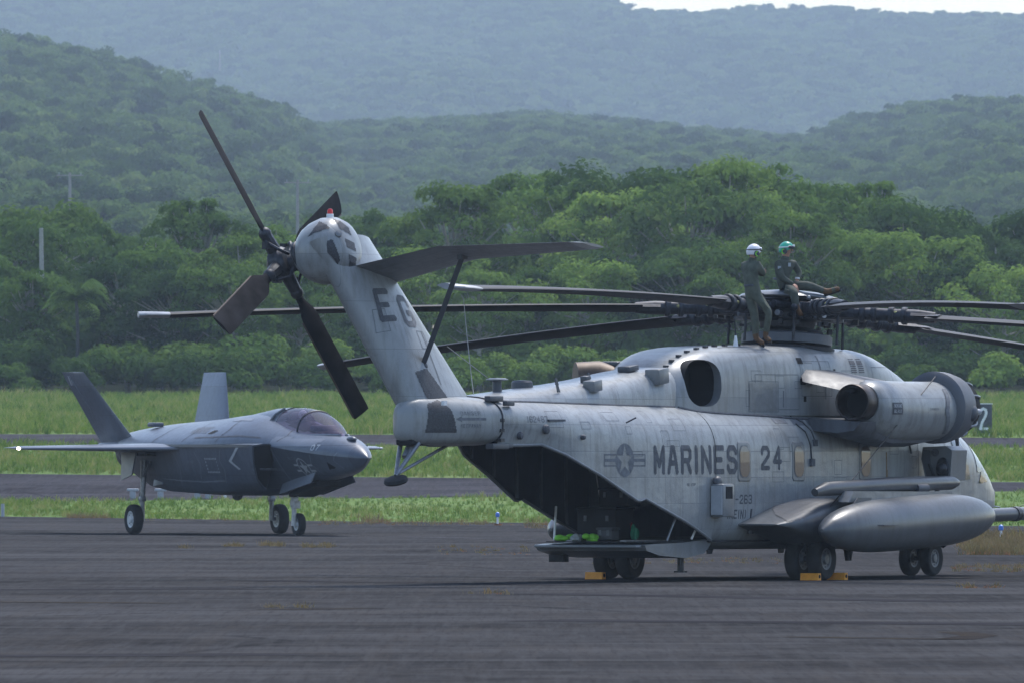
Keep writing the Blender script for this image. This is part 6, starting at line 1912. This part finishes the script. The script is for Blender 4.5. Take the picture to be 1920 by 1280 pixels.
# pilot seen through the jet's canopy
mj = Matrix.Translation((-8.23, 383.7, 0)) @ Matrix.Rotation(JA, 4, 'Z')
e3 = empty('person', mj @ S(6.55, 0, 2.72), JA, 'helmeted pilot sitting under the tinted canopy of the grey jet', 'person')
pj = {'pelvis': ((0, 0, -.1), .15), 'waist': ((0, 0, .05), .15), 'chest': ((.0, 0, .24), (.17, .14)), 'neck': ((.02, 0, .36), .06), 'head': ((.04, 0, .46), .09), 'crown': ((.04, 0, .52), .075),
      'shr': ((0, -.2, .27), .08), 'elr': ((.16, -.26, .08), .055), 'wrr': ((.36, -.2, .06), .04), 'shl': ((0, .2, .27), .08), 'ell': ((.16, .26, .08), .055), 'wrl': ((.36, .2, .06), .04)}
skinned('body', pj, [('pelvis', 'waist'), ('waist', 'chest'), ('chest', 'neck'), ('neck', 'head'), ('head', 'crown'), ('chest', 'shr'), ('shr', 'elr'), ('elr', 'wrr'), ('chest', 'shl'), ('shl', 'ell'), ('ell', 'wrl')],
        [M['suit'], M['skin']], lambda c: 1 if c.z > .38 else 0, e3, 'pelvis')
b = B(); b.ball((.03, 0, .49), (.13, .12, .13)); b.build('helmet', M['star_grey'], e3)
b = B(); b.ball((.09, 0, .48), (.09, .095, .07)); b.build('visor', M['visor'], e3)

# ------------------------------------------------------------------ things under and in the helicopter
hm = Matrix.Translation((3.698, 260.17, 0)) @ Matrix.Rotation(HA, 4, 'Z')
def chock(u_, v_, rz, label):
    e = empty('wheel_chock', hm @ S(u_, v_, 0), HA + rz, label, 'chock', 'orange wheel chocks at the helicopter')
    b = B(); b.prism([(-.18, -.07, 0), (-.18, .07, 0), (-.18, .055, .13), (-.18, -.055, .13)], (.36, 0, 0)); b.build('block', M['chock'], e, 25)
    for s_ in (-1, 1):
        b = B(); b.lathe([(0, .032), (.008, .034), (.012, .02), (.006, 0)], (.18 * s_, 0, .07), (s_, 0, 0), 12); b.build('rope_hole', M['black'], e)
    return e
chock(-.5, -2.2, R(90), 'orange chock behind the far left main wheels under the ramp')
chock(-.48, 2.24, R(90), 'orange chock lying behind the near main wheels')
chock(.46, 2.3, R(90), 'orange chock half hidden ahead of the near main wheels')

# cargo and loose gear on the ramp
def lump(name, c, d, mat, label, cat, seed=1):
    rnd = random.Random(seed); b = B()
    for _ in range(7): b.ball(Vector(c) + Vector((rnd.uniform(-.4, .4) * d[0], rnd.uniform(-.4, .4) * d[1], rnd.uniform(-.1, .4) * d[2])), (d[0] * .3, d[1] * .3, d[2] * .35), 8, 6)
    o = b.build(name, mat, None, 60); o.matrix_world = hm
    return tag(o, label, cat)
lump('safety_vest', S(-4.3, -.75, .76), (.32, .3, .14), M['lime'], 'lime green bundle on the tip of the lowered ramp', 'vest', 1)
lump('safety_vest', S(-4.15, -.3, .77), (.3, .25, .16), M['lime'], 'yellow-green bundle beside the other on the ramp', 'vest', 2)
lump('cloth_bag', S(-4.25, -.52, .76), (.22, .2, .16), M['star_grey'], 'pale crumpled bag between the green bundles on the ramp', 'bag', 3)
M['green_case'] = plain('green_plastic', (0.02, 0.30, 0.16), .5, 0, .2); M['red_case'] = plain('red_plastic', (0.25, 0.02, 0.03), .5, 0, .2)
lump('green_pouch', S(-3.2, .05, .84), (.16, .16, .3), M['green_case'], 'bright green pouch hanging inside the dark hold', 'pouch', 4)
lump('red_pouch', S(-3.1, -.1, .92), (.2, .16, .3), M['red_case'], 'dark red pouch beside the green one in the hold', 'pouch', 5)
def crate(u_, v_, w_, d, label, mat='interior'):  # default colour has the hold's shade painted in
    e = empty('cargo_crate', hm @ S(u_, v_, w_), HA, label, 'crate')
    B().box((0, 0, d[2] / 2), d, None, .02).build('box', M[mat], e)
    B().box((0, 0, d[2] + .02), (d[0] + .03, d[1] + .03, .04), None, .01).build('lid', M[mat], e)
    for s_ in (-1, 1): B().box((-d[0] / 2 - .012, s_ * d[1] * .28, d[2] * .7), (.02, .06, .1)).build('latch', M['print_soft'], e)
    return e
crate(-3.35, -.45, .75, (.7, .8, .55), 'dark equipment crate standing at the mouth of the hold'); crate(-2.9, -.4, 1.35, (.5, .6, .3), 'smaller dark case stacked on the crate in the hold')
crate(-3.9, -.1, .75, (.3, .3, .18), 'low grey case on the ramp deck', 'heli_dark')
b = B()
for k, (v_, l) in enumerate(((-.9, .5), (-.45, .3), (0.0, .3), (.5, .35), (.85, .4))):
    b.path([S(-2.9, v_, 2.0), S(-2.85, v_ + .06, 2.0 - l)], .012, 5)
b.build('hanging_straps', M['white'], heli)
o = heli.children[-1]; o['kind'] = 'stuff'

# ------------------------------------------------------------------ airfield furniture
def board():
    D = 582.0; X = (1844 - 960) * D / FPX; z = CAM_H + (HOR - 811) * D / FPX
    g = zland(D)
    e = empty('distance_board', (X, D, g), R(4), 'black runway distance board with a white number 2 right of the nose', 'sign')
    B().box((0, 0, z - g + .59), (.70, .09, 1.18), None, .015).build('panel', M['print'], e)
    B().box((0, 0, z - g + 1.2), (.74, .13, .04)).build('top_trim', M['white'], e)
    for s_ in (-1, 1): B().path([(s_ * .24, 0, -.2), (s_ * .24, 0, z - g + .05)], .025, 8).build('post', M['star_grey'], e)
    decal('lettering', lambda x, y: any(seg_d(x, y, *s) < .055 for s in [(.08, .72, .12, .84), (.12, .84, .22, .90), (.22, .90, .32, .84), (.32, .84, .34, .72), (.34, .72, .30, .58), (.30, .58, .18, .36), (.18, .36, .10, .08), (.10, .08, .38, .08)]), .46, 1.0, .012,
          (0, -.05, z - g + .60), (1, 0, 0), (0, 0, 1), None, M['white'], e, .006)
board()
M['wood_brown'] = plain('brown_pole_wood', (0.28, 0.26, 0.235), 0.9, 0, 0.2, 5)
def pole(x, y_top, y_bot, D, label, arm=True, r=.10, lean=0.0, mat='wood_pole'):
    X = (x - 960) * D / FPX
    zt = CAM_H + (HOR - y_top) * D / FPX; zb = min(CAM_H + (HOR - y_bot) * D / FPX, zt - 2) - 3.0
    e = empty('utility_pole', (X, D, zb), 0, label, 'pole')
    hgt = zt - zb
    B().path([(0, 0, 0), (lean * hgt, 0, hgt)], [r * 1.15, r * .85], 10).build('shaft', M[mat], e)
    if arm:
        B().box((lean * hgt, 0, hgt - .35), (2.0 * r / .12, .12, .14)).build('crossarm', M[mat], e)
        for s_ in (-.8, 0, .8): B().path([(lean * hgt + s_ * r / .12, 0, hgt - .28), (lean * hgt + s_ * r / .12, 0, hgt)], .04, 6).build('insulator', M['star_grey'], e)
    return e
pole(79, 428, 515, 866, 'bare white weathered pole without arms standing in the left wood', False, .15, -.01)
pole(131, 324, 358, 1750, 'hazy utility pole with crossarm on the left slope', True, .20, 0, 'wood_brown'); pole(558, 337, 393, 1600, 'hazy utility pole with crossarm above the tail rotor', True, .18, 0, 'wood_brown')
pole(978, 337, 358, 1700, 'faint utility pole with wide crossarm over the stabilizer', True, .16, 0, 'wood_brown'); pole(412, 95, 120, 6000, 'very faint pale post high on the far ridge', False, .45)
def edge_light(x, y, label, col):
    p = ground_at(x, y)
    e = empty('edge_light', p, 0, label, 'light')
    B().path([(0, 0, -.1), (0, 0, .26)], .03, 8).build('stem', M['white'], e)
    B().lathe([(.25, .04), (.27, .065), (.36, .06), (.39, .03), (.40, 0)], (0, 0, 0), (0, 0, 1), 14).build('lens', col, e)
    B().lathe([(0, .12), (.04, .1), (.05, .03)], (0, 0, 0), (0, 0, 1), 14).build('base', M['weed_orange'], e)
M['blue'] = plain('blue_lens', (0.03, 0.15, 0.55), .3, 0, .1)
edge_light(933, 984, 'small blue taxiway light on a white stem at the edge of the verge', M['blue']); edge_light(1877, 1012, 'blue taxiway light in dry grass beside the nose', M['blue'])
for x, lab in ((249, 'white concrete block seen between the jet wing and wheel'), (301, 'white block under the rear of the jet belly'), (370, 'white block left of the pale post under the jet'), (390, 'white block right against the pale post under the jet')):
    p = ground_at(x, 934)
    e = empty('marker_block', p, 0, lab, 'block')
    B().box((0, 0, .14), (.2, .2, .28), None, .03).build('foot', M['star_grey'], e); B().box((0, 0, .3), (.4, .26, .1), None, .03).build('cap', M['star_grey'], e)
p = ground_at(422, 934); B().path([(p.x, p.y, p.z - .1), (p.x, p.y, p.z + .55)], .055, 10).build('marker_post', M['white'], None); tag(bpy.data.objects['marker_post'], 'thin white post on the verge under the jet belly', 'post')
p = ground_at(5, 968); o = B().path([(p.x, p.y, p.z - .1), (p.x, p.y, p.z + .42)], .06, 10).build('marker_post', M['star_grey'], None); tag(o, 'short grey post at the left edge of the apron', 'post')

# ------------------------------------------------------------------ palm and red flowering tree
def palm(x, y, D, label):
    X = (x - 960) * D / FPX; z = zland(D); top = CAM_H + (HOR - y) * D / FPX - z
    e = empty('palm_tree', (X, D, z), 0, label, 'palm')
    B().path([(0, 0, -.4), (.1, 0, top * .5), (0, 0, top * .8)], [.13, .11, .10], 10).build('trunk', M['metal_dark'], e)
    rnd = random.Random(4)
    for k in range(26):
        a = k * 2.4; lift = rnd.uniform(.1, 1.5); ln = rnd.uniform(1.8, 2.9)
        vs, fs = [], []
        d = Vector((math.cos(a), math.sin(a), 0)); s_ = Vector((-d.y, d.x, 0))
        for i in range(15):
            t = i / 14
            p = Vector((0, 0, top * .8)) + d * ln * t * (1 - .25 * lift * t) + Vector((0, 0, ln * (lift * 1.1 * t - (0.55 + .6 * lift) * t * t)))
            for sg in (-1, 1):
                w = .55 * math.sin(math.pi * (.12 + .85 * t)) + .05
                q = len(vs); vs += [p - d * .05, p + d * .07, p + s_ * sg * w + d * .22 - Vector((0, 0, w * .55)), p + s_ * sg * w + d * .14 - Vector((0, 0, w * .6))]
                fs.append((q, q + 1, q + 2, q + 3))
        mk('frond', vs, fs, M['leaf_dark'] if lift > .9 else M['leaf'], e)
palm(143, 515, 856, 'palm with drooping fronds in the left wood below the bare pole')
KR = TreeKind(51, 8, 7.0, 12, 1500, .4, M['leaf_red'], .45)
for x, D, s_ in ((1283, 2900, .9),):
    X = (x - 960) * D / FPX
    KR.place('flowering_tree', (X, D, hill_z(X, D) + 1.5), s_, 1.0, 'red-blossomed tree on the hazy hill above the wood', 'tree')
